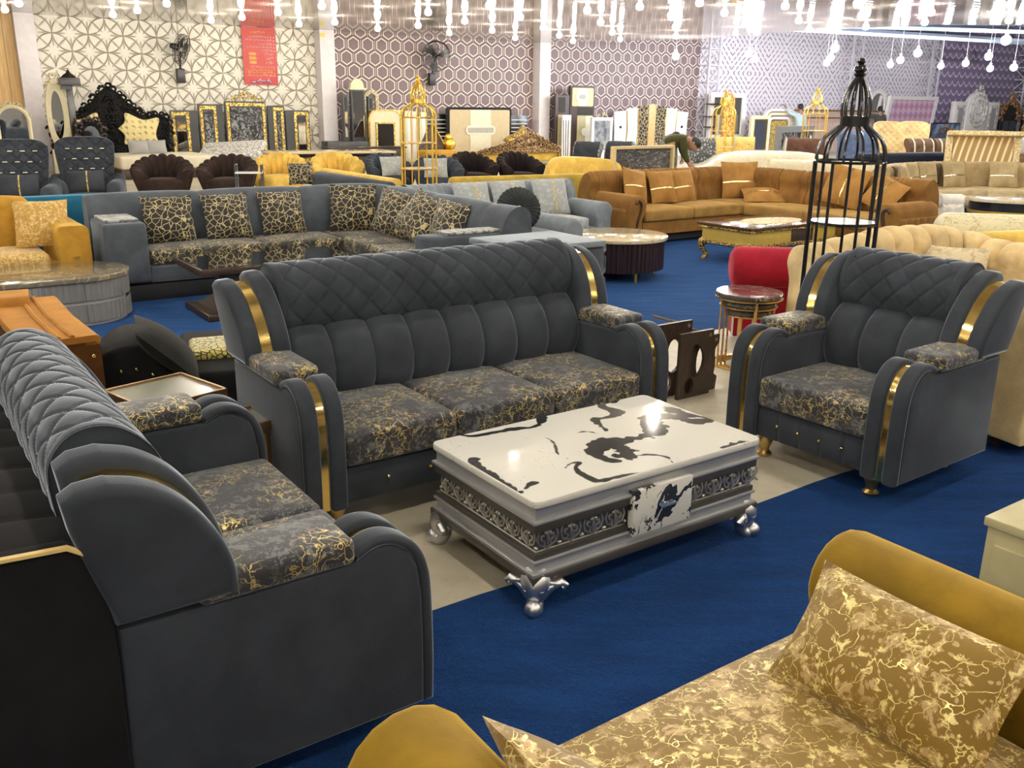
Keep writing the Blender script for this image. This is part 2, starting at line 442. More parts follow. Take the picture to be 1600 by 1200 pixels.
def wall(name, s0, s1, z1, m, d=0.0):
    o = struct(name, MB().box(((s0 + s1) / 2, .1, z1 / 2), (s1 - s0, .2, z1)), m)
    o.location = wp(0, d); o.rotation_euler = (0, 0, R(WANG)); return o
wall('wall_left', 0, 6.95, 3.6, m_relief())
wall('wall_middle', 6.95, 14.2, 3.6, m_hex())
wall('wall_back', 14.2, 21.2, 6.4, bpy.data.materials['hexagon_wallpaper'])
wall('wall_right', 21.2, 35.4, 6.4, m_deco())
wall('wall_far', 35.4, 58, 6.4, m_wave())
# timber boarding left of the first column
def m_pine():
    t = NT('pine_boards'); v = t.co(); x, y, z = t.sep(v)
    f = t.noise(t.map(v, scale=(6, 6, .5)), 4, 5); g = t.m1('FRACT', t.m1('MULTIPLY', x, 3.2))
    c = t.mix(t.step(f, .3, .7), (.66, .40, .14), (.82, .55, .24))
    c = t.mix(t.step(t.m1('ABSOLUTE', t.m1('SUBTRACT', g, .5)), .47, .495), c, (.18, .09, .03))
    return t.set(Base_Color=c, Roughness=.45)
wall('wall_side', -9, -.3, 3.6, m_pine())
mcol = plain('column_paint', (.74, .70, .72), .45)
for k, s in enumerate((-.21, 7.03, 14.22)):
    o = struct('column_%d' % (k + 1), MB().box((0, -.13, 1.75), (.42, .5, 3.5), .01), mcol); o.location = wp(s); o.rotation_euler = (0, 0, R(WANG))
# ceiling
cp = [(-40, 3.5)]
w0, w1 = wp(-9, -.2), wp(14.0, -.2)
outline = [(w0.x, w0.y), (w1.x, w1.y), (5.2, 28.0), (6.8, 24.9), (9.7, 22.2), (14, 21.9), (20, 20), (20, -9), (-24, -9)]
o = MB().prism([(v.x, v.y) for v in [Matrix.Rotation(-R(WANG), 3, 'Z') @ Vector((x, y, 0)) for x, y in outline]], 3.5, 3.62, 'xy').build('ceiling', m_ceiling(), None, 30)
o['kind'] = 'structure'; o.rotation_euler = (0, 0, R(WANG))
struct('ceiling_roof', MB().box((22, 34, 6.5), (70, 60, .2)), plain('roof_sheet', (.05, .05, .06), .7))
# the sides of the hall behind and beside the camera
mside = plain('side_wall_paint', (.62, .60, .56), .6)
struct('wall_front', MB().box((0, -9.1, 1.8), (70, .2, 3.6)), mside)
struct('wall_entrance', MB().box((40, 20, 3.2), (.2, 70, 6.4)), mside)
# lattice towers and roof beams at the right
msteel = plain('white_steel', (.66, .64, .68), .4); mbeam = plain('blue_grey_steel', (.42, .50, .66), .4)
def tower(k, s, d, w=.42, h=5.6):
    mb = MB()
    for x in (-w / 2, w / 2):
        for y in (-w / 2, w / 2): mb.box((x, y, h / 2), (.07, .07, h))
    n = int(h / .55)
    for i in range(n):
        z = .3 + i * .55
        for y in (-w / 2, w / 2):
            mb.box((0, y, z), (w, .04, .04))
            a, b = ((-w / 2, y, z), (w / 2, y, z + .55)); a, b = (a, b) if i % 2 else ((w / 2, y, z), (-w / 2, y, z + .55))
            mb.tube([a, b], .022, 5)
        for x in (-w / 2, w / 2):
            mb.box((x, 0, z), (.04, w, .04))
            a, b = ((x, -w / 2, z), (x, w / 2, z + .55)) if i % 2 else ((x, w / 2, z), (x, -w / 2, z + .55)); mb.tube([a, b], .022, 5)
    o = struct('column_lattice_%d' % k, mb, msteel); o.location = wp(s, d); o.rotation_euler = (0, 0, R(WANG))
for k, (s, d, w) in enumerate(((21.45, .2, .5), (29.3, .2, .6), (34.6, .2, .6), (42.2, .2, .6))): tower(k + 1, s, d, w)
for k, (a, b, th) in enumerate((((5.5, 25.5, 3.72), (22, 35.5, 3.9), .16), ((6.9, 24.2, 3.66), (23, 31, 3.95), .16), ((9.8, 22.5, 3.6), (24, 26.5, 3.9), .16))):
    struct('beam_%d' % (k + 1), MB().tube([a, b], th * .55, 4), mbeam)
mb = MB()
for i in range(9): mb.tube([(9 + i * 1.4, 34 + i * .9, 4.6), (9.7 + i * 1.4, 34.4 + i * .9, 5.3)], .05, 4); mb.tube([(9.7 + i * 1.4, 34.4 + i * .9, 5.3), (10.4 + i * 1.4, 34.9 + i * .9, 4.6)], .05, 4)
mb.tube([(9, 34, 4.6), (21.6, 42.1, 4.6)], .07, 4).tube([(9, 34, 5.3), (21.6, 42.1, 5.3)], .07, 4)
struct('beam_truss', mb, plain('dark_steel', (.06, .06, .075), .5))

# ------------------------------------------------------------------ lamps of the hall
mglow = emit('lit_bulb', (1.0, .93, .80, 1), BULB); mglow2 = emit('lit_bulb_cool', (.92, .93, 1.0, 1), BULB * 2.7); mglow3 = emit('lit_bulb_front', (1.0, .93, .80, 1), BULB * 1.9); mcap = plain('lamp_holder', (.75, .74, .72), .4)
bulb = thing('ceiling_bulb', 'glowing white bulb under the ceiling panels', 'lamp', (0, 0, 0), 0, 'bulbs under the ceiling panels')
MB().lathe([(.012, -.085), (.05, -.075), (.068, -.04), (.062, 0), (.035, .035), (.03, .04)], 10).build('glass_bulb', mglow, bulb, 60)
MB().lathe([(.032, .035), (.036, .04), (.036, .115), (.05, .118)], 10).build('holder', mcap, bulb)
CEIL = [(-9.35, 18.39), (-10.3, 19.67), (-8.48, 20.52), (-7.56, 19.49), (-6.46, 18.09), (-6.77, 21.63), (-5.84, 20.77), (-4.77, 19.55), (-3.62, 18.22), (-4.99, 22.38), (-4.05, 21.76), (-2.8, 19.71), (-3.33, 23.4), (-1.73, 19.2), (-2.25, 22.35), (-1.69, 24.54), (-1.11, 21.07), (-0.49, 17.77), (-0.49, 19.97), (-0.58, 23.58), (0.08, 20.04), (0.63, 22.48), (1.11, 24.98), (1.59, 27.05), (-0.02, 26.07), (1.34, 18.48), (1.82, 21.0), (2.35, 23.74), (2.8, 26.1), (2.23, 17.7), (3.05, 19.28), (3.58, 21.9), (4.07, 24.74), (3.17, 16.97), (3.97, 18.66), (4.93, 21.06), (5.31, 23.5), (4.2, 17.17), (5.31, 21.67), (5.79, 23.43), (4.75, 17.32), (5.8, 20.04), (6.67, 22.17), (5.83, 16.79), (6.65, 18.85), (6.97, 21.11), (7.48, 22.6), (7.66, 21.35), (8.43, 20.14), (7.67, 18.11), (7.21, 18.29), (8.42, 16.72), (9.85, 19.53), (9.51, 19.29)]
HANG = [(4.48, 27.0, 2.99), (6.51, 27.0, 3.09), (7.44, 30.0, 3.09), (7.91, 24.0, 3.07), (8.81, 27.0, 3.0), (9.68, 30.0, 3.0), (9.97, 24.0, 2.98), (10.76, 27.0, 2.96), (11.66, 30.0, 2.97), (13.68, 31.0, 2.99), (13.53, 29.0, 2.99), (12.72, 26.0, 3.03), (14.78, 30.0, 2.89), (10.09, 20.0, 3.02), (13.96, 27.0, 2.8)]
first = True
for x, y in CEIL:
    if first: bulb.location = (x, y, 3.382); first = False
    else: dup(bulb, (x, y, 3.382), 0)
for i in range(-4, 6):                                     # the same lamps continue over the front of the hall, above the frame
    for j in range(-3, 5):
        p = u35 * (i * 2.5) + v35 * (j * 2.5 + .6) + Vector((1.2, 5.2, 0))
        if p.y < 15.5 and p.y > -8 and abs(p.x) < 16: q_ = dup(bulb, (p.x, p.y, 3.382), 0); q_.children[0].material_slots[0].link = 'OBJECT'; q_.children[0].material_slots[0].material = mglow3
hb = None
for x, y, z in HANG:
    if hb is None:
        hb = thing('hanging_bulb', 'glowing white bulb hung on a thin wire below the roof beams', 'lamp', (x, y, z), 0, 'bulbs hung below the roof beams')
        MB().ball((0, 0, 0), .095, 8).build('glass_bulb', mglow2, hb, 60)
        MB().lathe([(.03, .085), (.035, .09), (.035, .17), (.02, .175)], 8).build('holder', mcap, hb)
        MB().tube([(0, 0, .17), (0, 0, 3.42)], .006, 4).build('wire', mcap, hb)
    else: dup(hb, (x, y, z), 0)
for x, y in ((20, 37), (23, 38.5), (19, 33), (23, 35)):   # unseen bulbs added under the high roof to brighten the far walls
    q_ = dup(hb, (x, y, 6.275), 0, 'added unseen bulb close under the high roof, brightening the far walls', 'added bulbs under the high roof')
    for ch in list(q_.children):
        if ch.name.startswith('wire'): bpy.data.objects.remove(ch)
# ------------------------------------------------------------------ the suite in front
vel = velvet('charcoal_velvet', (.033, .038, .047), .62, (.58, .64, .73))
flk = fleck('charcoal_gold_print', (.020, .021, .026), (.115, .117, .122), (.66, .50, .16), 1.9, .50)
gold = metal('polished_gold', (.95, .68, .22), .12)
legm = metal('brushed_gold', (.62, .43, .17), .35)
LEG = [(.028, 0), (.034, .004), (.036, .016), (.022, .03), (.024, .045), (.036, .075), (.037, .09), (.028, .105), (.03, .12)]
def strip_poly(path, t):
    """closed outline of a band of thickness t lying on the outside of an (y,z) path"""
    P = np.array(path); N = normals2(P); Q = P + N * t
    return [tuple(p) for p in P] + [tuple(q) for q in Q[::-1]]
def set_sofa(name, label, cat, W, nseat, nch, loc, rz, nbut):
    t = thing(name, label, cat, loc, rz)
    wi = W / 2 - .167; A = .165
    ux0, ux1 = -wi, wi
    body = MB().prism([(.04, .113), (.04, .275), (.5, .275), (.60, .66), (.70, .90), (.775, .88), (.72, .60), (.734, .113)], -W / 2 + .02, W / 2 - .02, 'yz', .01)
    body.build('frame', vel, t)
    # front rail with stitched panels and gold buttons
    bx = np.linspace(ux0, ux1, nbut + 2)
    G = sheet(ux0 + .002, ux1 - .002, [(.022, .118), (.012, .15), (.010, .20), (.012, .25), (.03, .278)], 90, 12, lambda X, T: sum(-.006 * groove(X - b, .006) for b in bx[1:-1]) - .004 * groove(T - .085, .006))
    fr = MB().grid(G).build('front_rail', vel, t)
    for b in bx[1:-1]: MB().ball((b, .006, .197), .008, 6).build('button', gold, fr)
    # seat cushions in printed fabric
    sw = (ux1 - ux0) / nseat
    for i in range(nseat):
        MB().cushion((ux0 + (i + .5) * sw, .265, .345), (sw - .006, .56, .140), .022, .022).build('seat_cushion', flk, t, 50, 'gold flecked grey seat cushion')
    # lower back in upright channels, upper back quilted in diamonds
    lo = curve([(.515, .39), (.475, .47), (.475, .56), (.515, .645), (.575, .695)])
    xs = np.linspace(ux0, ux1, nch + 1)
    MB().grid(sheet(ux0, ux1, lo, nch * 14 + 1, 18, channels(xs, .026))).build('back_channels', vel, t, 60)
    up = curve([(.60, .675), (.575, .70), (.552, .76), (.553, .83), (.580, .90), (.632, .952), (.69, .970), (.745, .955), (.782, .91), (.79, .85), (.775, .72), (.745, .55)], 8)
    MB().grid(sheet(ux0 - .01, ux1 + .01, up, int((ux1 - ux0) / .007), 120, lambda X, T: quilt(.122, .135, .0090, .034)(X, T) * np.clip((ux1 + .005 - np.abs(X)) / .035, 0, 1))).build('quilted_back', vel, t, 70)
    for x0, x1 in ((ux0 - .01, ux0 + .03), (ux1 - .03, ux1 + .01)): MB().prism([(.68 + (y - .68) * 1.012, .78 + (z - .78) * 1.012) for y, z in up[::2]] + [(.70, .6)], x0 + .002, x1 - .002, 'yz', .006).build('back_end', vel, t)
    arm = [(.005, .113), (.003, .30), (.006, .44), (.016, .51), (.042, .562), (.085, .593), (.13, .596), (.18, .575), (.72, .575), (.734, .113)]
    band = curve([(.006, .115), (.003, .25), (.005, .40), (.012, .49), (.036, .552), (.08, .588), (.13, .596), (.185, .572)], 7)
    wing = curve([(.455, .60), (.462, .68), (.495, .77), (.555, .86), (.625, .915), (.70, .94)], 9) + [(.755, .935), (.785, .915), (.775, .84), (.712, .60)]
    for sd in (-1, 1):
        def xx(a, b): return tuple(sorted((sd * a, sd * b)))
        o0, o1 = xx(W / 2 - A, W / 2)
        ar = MB().prism(arm, o0, o1, 'yz', .012).build('arm', vel, t)
        for a, b in ((W / 2 - A - .004, W / 2 - .100), (W / 2 - .066, W / 2 + .004)):
            q = xx(a, b); MB().prism(strip_poly(band, .028), q[0], q[1], 'yz', .013).build('arm_band', vel, ar, 50)
        q = xx(W / 2 - .100, W / 2 - .066); MB().prism(strip_poly(band, .010), q[0] + .001, q[1] - .001, 'yz').build('gold_strip', gold, ar, 50, 'mirror gold strip')
        MB().cushion((sd * (W / 2 - .0735), .373, .611), (.182, .368, .066), .018, .006).build('armrest_pad', flk, t, 50, 'gold flecked armrest pad')
        M = Matrix.Translation((sd * (W / 2 - .08), 0, .6)) @ Matrix.Rotation(R(4 * sd), 4, 'Y') @ Matrix.Translation((-sd * (W / 2 - .08), 0, -.6))
        q = xx(W / 2 - .168, W / 2 - .088)
        wg = MB().prism(wing, q[0], q[1], 'yz', .022, 4, M).build('wing', vel, t, 55)
        wing2 = [(.012 + y + (z - .6) * .0, z - .02 * max(0, (z - .6) / .34)) for y, z in wing]
        q = xx(W / 2 - .052, W / 2 + .027); MB().prism(wing2, q[0], q[1], 'yz', .022, 4, M).build('wing_band', vel, wg, 55)
        wing3 = [(.60 + (y - .60) * .88, .6 + (z - .6) * .90) for y, z in wing]
        q = xx(W / 2 - .094, W / 2 - .045); MB().prism(wing3, q[0], q[1], 'yz', .0, 3, M).build('gold_strip', gold, wg, 50, 'mirror gold strip')
        for y in (.085, .66): MB().lathe(LEG, 14, (sd * (W / 2 - .165), y, 0)).build('leg', legm, t, 50, 'turned gold leg')
    return t
set_sofa('armchair', 'charcoal velvet armchair with gold strips on its arms, next to the black birdcage stand', 'armchair', .909, 1, 3, (1.341, 3.872, 0), -53.3, 4)
set_sofa('three_seat_sofa', 'long charcoal velvet sofa with three gold flecked seat cushions behind the marble coffee table', 'sofa', 1.864, 3, 8, (-.017, 3.698, 0), 35.2, 7)
set_sofa('two_seat_sofa', 'charcoal velvet two seat sofa with a quilted back, beside the black sofa', 'sofa', 1.344, 2, 6, (-.60, 2.603, 0), 124.9, 5)

# coffee table with a marble print top
silver = plain('silver_paint', (.43, .43, .435), .34, .55); steel = plain('gunmetal_paint', (.085, .077, .068), .40, .4)
relief = metal('antique_silver', (.66, .63, .57), .34)
mt = thing('coffee_table', 'silver carved coffee table with a white and black marble print top', 'table', (.33, 3.235, 0), 35.1)
def ring(mb, z0, z1, L, D, bev=0.0): mb.box((0, 0, (z0 + z1) / 2), (L, D, z1 - z0), bev, 2)
L_, D_ = 1.085, .665
INK = {'a': (.024, [(.384, .323), (.314, .328), (.268, .297), (.275, .229), (.251, .189), (.184, .176), (.147, .192), (.115, .131), (.096, .066)]),
 'b': (.046, [(.528, -.07), (.462, -.041), (.426, .032), (.377, .064), (.321, .055), (.272, -.016), (.207, -.061), (.12, -.061), (.04, -.055), (-.023, -.053), (-.089, -.09), (-.112, -.151), (-.097, -.199)]),
 'c': (.046, [(.017, -.109), (-.009, -.171), (-.046, -.166)]), 'd': (.010, [(.002, -.198), (.063, -.227), (.09, -.273), (.071, -.326)]),
 'e': (.015, [(-.276, -.151), (-.236, -.13), (-.207, -.143), (-.251, -.173), (-.266, -.251), (-.255, -.307), (-.176, -.315), (-.092, -.332)]),
 'f': (.018, [(-.414, .345), (-.38, .291), (-.3, .283), (-.194, .272), (-.118, .249), (-.064, .282), (.001, .352)]),
 'g': (.030, [(-.508, .082), (-.54, -.019), (-.537, -.092), (-.543, -.183), (-.536, -.234), (-.453, -.196)]), 'h': (.006, [(-.219, .161), (-.158, .133), (-.166, .059), (-.216, -.026), (-.228, -.075)]),
 'i': (.022, [(.338, -.32), (.419, -.319), (.467, -.326)]), 'j': (.030, [(.472, .164), (.488, .101), (.491, .015), (.531, -.047)]), 'k': (.004, [(-.028, .105), (.021, .092), (.043, .046)])}
def ink_field(X, Y):
    """how much black print lies at each point of the top: veins of varying width with frayed edges"""
    rg = np.random.RandomState(5); nz = np.zeros_like(X); sp = np.zeros_like(X)
    for fr, am in ((14, 1.0), (31, .7), (67, .55), (120, .45)):
        for q in range(5):
            a, b, c_ = rg.uniform(-1, 1, 3); nz += am / 5 * np.sin(fr * (a * X + b * Y) * 1.7 + 9 * c_ + 1.5 * np.sin(fr * .6 * (b * X - a * Y)))
    best = np.full_like(X, -1.0)
    for w, pts in INK.values():
        Q, s_ = resample(curve(pts, 8), 90)
        d2 = (X[..., None] - Q[:, 0]) ** 2 + (Y[..., None] - Q[:, 1]) ** 2; k = d2.argmin(-1); d = np.sqrt(d2.min(-1)); f = k / 89.0
        wd = w * (.55 + .45 * np.sin(np.pi * np.clip(f * 1.05, 0, 1)) ** .7) * (1 + .22 * np.sin(f * 17 + w * 300))
        best = np.maximum(best, (wd - d + (.0045 + w * .30) * nz) / .003)
    return np.clip(best, 0, 1)
mi = swirl_marble('ink_marble_top', 1.0, 3.1, .07); nt_ = mi.node_tree
at = nt_.nodes.new('ShaderNodeAttribute'); at.attribute_name = 'ink'
mx = nt_.nodes.new('ShaderNodeMix'); mx.data_type = 'RGBA'; b_ = nt_.nodes['Principled BSDF']
base_ = b_.inputs['Base Color'].links[0].from_node.inputs[6].links[0].from_socket
sp_ = NT.__new__(NT); sp_.t = nt_; v_ = sp_.co(); spk = sp_.m1('MULTIPLY', sp_.step(sp_.noise(v_, 75, 3, .7), .63, .67), sp_.step(sp_.noise(v_, 3.4, 2), .47, .62))
nt_.links.new(sp_.m1('MAXIMUM', at.outputs['Fac'], sp_.m1('MULTIPLY', spk, .75)), mx.inputs[0]); nt_.links.new(base_, mx.inputs[6]); mx.inputs[7].default_value = (.022, .024, .026, 1); nt_.links.new(mx.outputs[2], b_.inputs['Base Color'])
XX, YY = np.meshgrid(np.linspace(-L_ / 2 + .006, L_ / 2 - .006, 400), np.linspace(-D_ / 2 + .006, D_ / 2 - .006, 250), indexing='ij')
cx_ = np.clip(np.abs(XX) - (L_ / 2 - .036), 0, 1); cy_ = np.clip(np.abs(YY) - (D_ / 2 - .036), 0, 1); rr_ = np.sqrt(cx_ ** 2 + cy_ ** 2) + 1e-9; kk = np.minimum(1, .030 / rr_)
XX = np.where((cx_ > 0) & (cy_ > 0), np.sign(XX) * (L_ / 2 - .036 + cx_ * kk), XX); YY = np.where((cx_ > 0) & (cy_ > 0), np.sign(YY) * (D_ / 2 - .036 + cy_ * kk), YY)
mb = MB().grid(np.stack([XX, YY, np.full_like(XX, .4125)], 2)); ng = len(mb.v)
mb.prism([(x, y) for x, y in [(sx * (L_ / 2 - .03) + .03 * math.cos(a), sy * (D_ / 2 - .03) + .03 * math.sin(a)) for sx, sy, a0 in ((1, 1, 0), (-1, 1, 90), (-1, -1, 180), (1, -1, 270)) for a in [R(a0 + k * 22.5) for k in range(5)]]], .385, .412, 'xy', .006, 2)
top = mb.build('table_top', mi, mt, 40, 'white marble print top with black swirls')
fld = np.zeros(len(mb.v), np.float32); fld[:ng] = ink_field(XX, YY).reshape(-1)
top.data.attributes.new('ink', 'FLOAT', 'POINT').data.foreach_set('value', fld)
mb = MB(); ring(mb, .335, .385, L_ - .035, D_ - .035); ring(mb, .326, .338, L_ - .005, D_ - .005, .004); ring(mb, .185, .194, L_ - .012, D_ - .012, .003); ring(mb, .15, .187, L_ - .035, D_ - .035); ring(mb, .143, .152, L_ - .002, D_ - .002, .003)
mb.build('silver_moulding', silver, mt)
mb = MB(); ring(mb, .295, .327, L_ - .02, D_ - .02, .003); ring(mb, .195, .215, L_ - .03, D_ - .03); ring(mb, .112, .144, L_ + .006, D_ + .006, .004); ring(mb, .21, .3, L_ - .06, D_ - .06)
mb.build('dark_moulding', steel, mt)
def scroll(mb, M, cx, z, s):
    def T(pts): return [M @ Vector(p) for p in pts]
    for sg in (-1, 1):
        sp = [(cx + sg * s * (.30 + (.30 - .042 * k) * math.cos(-1.9 + k * .75)), 0, z + s * (.18 + (.30 - .042 * k) * math.sin(-1.9 + k * .75))) for k in range(7)]
        mb.tube(T([(cx + sg * s * .02, 0, z - s * .62), (cx + sg * s * .24, 0, z - s * .42)] + sp), [s * .085, s * .1, s * .1, s * .09, s * .085, s * .08, s * .07, s * .06, s * .05], 6)
        mb.tube(T([(cx + sg * s * .06, 0, z - s * .55), (cx + sg * s * .62, 0, z - s * .30), (cx + sg * s * .78, 0, z + s * .15), (cx + sg * s * .66, 0, z + s * .55)]), [s * .06, s * .09, s * .09, s * .05], 6)
        mb.ball(M @ Vector((cx + sg * s * .16, -.001, z + s * .42)), s * .12, 6)
        mb.ball(M @ Vector((cx + sg * s * .86, -.001, z - s * .45)), s * .13, 6)
    mb.tube(T([(cx, -.002, z - s * .6), (cx, -.003, z + s * .1), (cx, 0, z + s * .6)]), [s * .05, s * .11, s * .04], 6)
def frieze(M, half0, half1, n):
    mb = MB(); w = (half1 - half0) / n
    for i in range(math.ceil(n)): scroll(mb, M, half0 + (i + .5) * w, .255, min(.060, w * .56))
    for z in (.218, .292): mb.tube([M @ Vector((half0, 0, z)), M @ Vector((half1, 0, z))], .0035, 5)
    return mb
fy = -(D_ - .06) / 2 - .001
for M, a, b, n in ((Matrix.Translation((0, fy, 0)), -.515, -.125, 4), (Matrix.Translation((0, fy, 0)), .165, .515, 3.5), (Matrix.Rotation(R(-90), 4, 'Z') @ Matrix.Translation((0, -(L_ - .06) / 2 - .001, 0)), -.305, .305, 7),
                   (Matrix.Rotation(R(90), 4, 'Z') @ Matrix.Translation((0, -(L_ - .06) / 2 - .001, 0)), -.305, .305, 6), (Matrix.Rotation(R(180), 4, 'Z') @ Matrix.Translation((0, fy, 0)), -.515, .515, 12)):
    frieze(M, a, b, n).build('carved_frieze', relief, mt, 60, 'silver scrollwork frieze')
dr = MB().box((.02, -D_ / 2 + .005, .265), (.285, .03, .172), .003, 2).build('drawer', swirl_marble('ink_marble_drawer', 2.6, 5.1, .12, .10), mt, 40, 'marble print drawer front')
MB().tube([(.005, -D_ / 2 - .012, .277), (.005, -D_ / 2 - .03, .277), (.055, -D_ / 2 - .03, .277), (.055, -D_ / 2 - .012, .277)], .009, 8).box((.03, -D_ / 2 - .02, .277), (.05, .012, .022), .005).build('handle', metal('blue_chrome', (.35, .45, .7), .12), dr)
for sx in (-1, 1):
    for sy in (-1, 1):
        M = Matrix.Translation((sx * (L_ / 2 - .045), sy * (D_ / 2 - .045), 0)) @ Matrix.Rotation(math.atan2(sy, sx), 4, 'Z')
        mb = MB()
        mb.tube([M @ Vector(p) for p in curve([(-.01, 0, .115), (.022, 0, .095), (.018, 0, .065), (.012, 0, .04), (.028, 0, .02), (.05, 0, .013)], 3)], [.056, .056, .054, .050, .045, .041, .037, .034, .032, .030, .029, .029, .030, .031, .031, .028][:16], 12)
        mb.ball(M @ Vector((.056, 0, .027)), .030, 8)
        for sg in (-1, 1):
            mb.tube([M @ Vector(p) for p in [(.02, sg * .010, .045), (.022, sg * .028, .075), (.012, sg * .060, .098), (.004, sg * .088, .110), (-.004, sg * .098, .098), (.002, sg * .088, .088)]], [.010, .014, .016, .015, .013, .012], 8)
            mb.tube([M @ Vector(p) for p in [(.05, sg * .022, .095), (.045, sg * .014, .06), (.04, sg * .010, .03)]], [.013, .011, .008], 6)
        mb.prism([(-.085, .113), (-.07, .092), (-.052, .07), (-.036, .045), (.036, .045), (.052, .07), (.07, .092), (.085, .113)], -.012, .026, 'yz', .008, 2, M)
        mb.ball(M @ Vector((.050, 0, .083)), .016, 6)
        mb.build('leg', metal('leg_silver', (.70, .70, .72), .36), mt, 60, 'silver scroll leg')
# ------------------------------------------------------------------ builders for the rest of the showroom
def arc_path(pts, r=.3, n=7):
    """polyline with rounded corners"""
    P = [np.array(p, float) for p in pts]; out = [P[0]]
    for i in range(1, len(P) - 1):
        a, b, c = P[i - 1], P[i], P[i + 1]
        d1 = (a - b) / np.linalg.norm(a - b); d2 = (c - b) / np.linalg.norm(c - b)
        for k in range(n + 1):
            t = k / n; out.append((1 - t) ** 2 * (b + d1 * r) + 2 * t * (1 - t) * b + t * t * (b + d2 * r))
    out.append(P[-1]); return out
def sweep(path, prof, step=.04, disp=None, s0=0.0, s1=None, nv=None, side=1):
    """closed (offset, z) profile swept along a ground path; offset positive lies to the right of the way; disp(S, T)"""
    Q, s = resample(path, 400); L = s[-1]; s1 = L if s1 is None else s1
    n = max(3, int((s1 - s0) / step)); ss = np.linspace(s0, s1, n)
    X = np.stack([np.interp(ss, s, Q[:, k]) for k in range(2)], 1)
    T = np.gradient(Q, axis=0); T /= np.linalg.norm(T, axis=1, keepdims=True)
    T = np.stack([np.interp(ss, s, T[:, k]) for k in range(2)], 1); T /= np.linalg.norm(T, axis=1, keepdims=True)
    Nn = np.stack([T[:, 1], -T[:, 0]], 1) * side
    pr = list(prof) + [prof[0]]; P, t = resample(pr, (nv or 40) + 1); P, t = P[:-1], t[:-1]
    Pn = normals2(np.vstack([P[-1:], P, P[:1]]))[1:-1]
    ctr = P.mean(0); flip = np.sign(((P - ctr) * Pn).sum()) or 1; Pn = Pn * flip
    SS, TT = np.meshgrid(ss, t, indexing='ij')
    D = disp(SS, TT) if disp else np.zeros_like(SS)
    off = P[None, :, 0] + Pn[None, :, 0] * D; z = P[None, :, 1] + Pn[None, :, 1] * D
    G = np.stack([X[:, None, 0] + Nn[:, None, 0] * off, X[:, None, 1] + Nn[:, None, 1] * off, z], 2)
    return G
def sweep_mb(*a, **k): return MB().grid(sweep(*a, **k), cv=True, caps=True)
def rrect(x0, x1, z0, z1, r=.04, n=3):
    out = []
    for cx, cz, a0 in ((x1 - r, z1 - r, 0), (x0 + r, z1 - r, 90), (x0 + r, z0 + r, 180), (x1 - r, z0 + r, 270)):
        out += [(cx + r * math.cos(R(a0 + 90 * k / n)), cz + r * math.sin(R(a0 + 90 * k / n))) for k in range(n + 1)]
    return out
def ribs(p, depth, tmin=None, tmax=None, ph=0.0):
    def f(S_, T_):
        u = ((S_ + ph) / p) % 1
        d = depth * (np.clip(4 * u * (1 - u), 0, 1) ** .4 - 1)
        if tmin is not None: d = d * ((T_ > tmin) & (T_ < tmax))
        return d
    return f
def tufts(p, q, depth, ph=0.0):
    """buttoned diamond tufting"""
    def f(S_, T_):
        a = (S_ + ph) / p; b = T_ / q
        u = (a + b) % 2 - 1; w = (a - b) % 2 - 1
        ln = np.maximum(groove(1 - np.abs(u), .16), groove(1 - np.abs(w), .16))
        bt = np.exp(-(((1 - np.abs(u)) ** 2 + (1 - np.abs(w)) ** 2) / .05))
        return -depth * .55 * ln - depth * bt
    return f

# --- things close to the suite
blk = velvet('black_velvet', (.010, .010, .011), .12, (.1, .1, .11))
t = thing('black_sofa', 'black velvet sofa with gold piping standing against the back of the two seat sofa', 'sofa', (-1.02, 1.50, .0), 35.2)
MB().grid(sheet(-.02, 2.6, curve([(-.235, .10), (-.24, .5), (-.235, .74), (-.17, .785), (.14, .80), (.45, .79), (.70, .74), (.74, .40), (.74, .1)], 5), 190, 60, lambda X, T: .012 * (np.clip(4 * ((X / .16) % 1) * (1 - (X / .16) % 1), 0, 1) ** .4) * (T > .5)).tolist()).build('quilted_back', blk, t, 60).rotation_euler = (0, 0, R(90))
MB().prism([(-.245, .06), (-.25, .5), (-.245, .75), (-.18, .795), (.14, .812), (.45, .80), (.71, .75), (.95, .66), (1.0, .55), (1.0, .06)], -.03, .02, 'yz', .012).xf(Matrix.Rotation(R(90), 4, 'Z')).build('side_panel', blk, t)
MB().tube([Matrix.Rotation(R(90), 3, 'Z') @ Vector(p) for p in [(-.035, -.245, .752), (-.035, -.18, .797), (-.035, .14, .814), (-.035, .45, .802), (-.035, .71, .752), (-.035, .95, .662)]], .007, 6).build('piping', plain('gold_piping', (.72, .52, .2), .4), t)
MB().box((-.98, 1.1, .25), (.5, 2.1, .36), .05).build('seat', blk, t)

mus = velvet('mustard_velvet', (.205, .122, .010), .45, (.85, .55, .12), .7)
mfl = fleck('mustard_gold_print', (.20, .118, .014), (.47, .325, .145), (.88, .76, .30), 1.5, .66, .3, .55, .015, .15)
t = thing('mustard_sofa', 'mustard velvet sofa with a gold crackle print seat at the very front', 'sofa', (.35, 1.71, 0), 215.2)
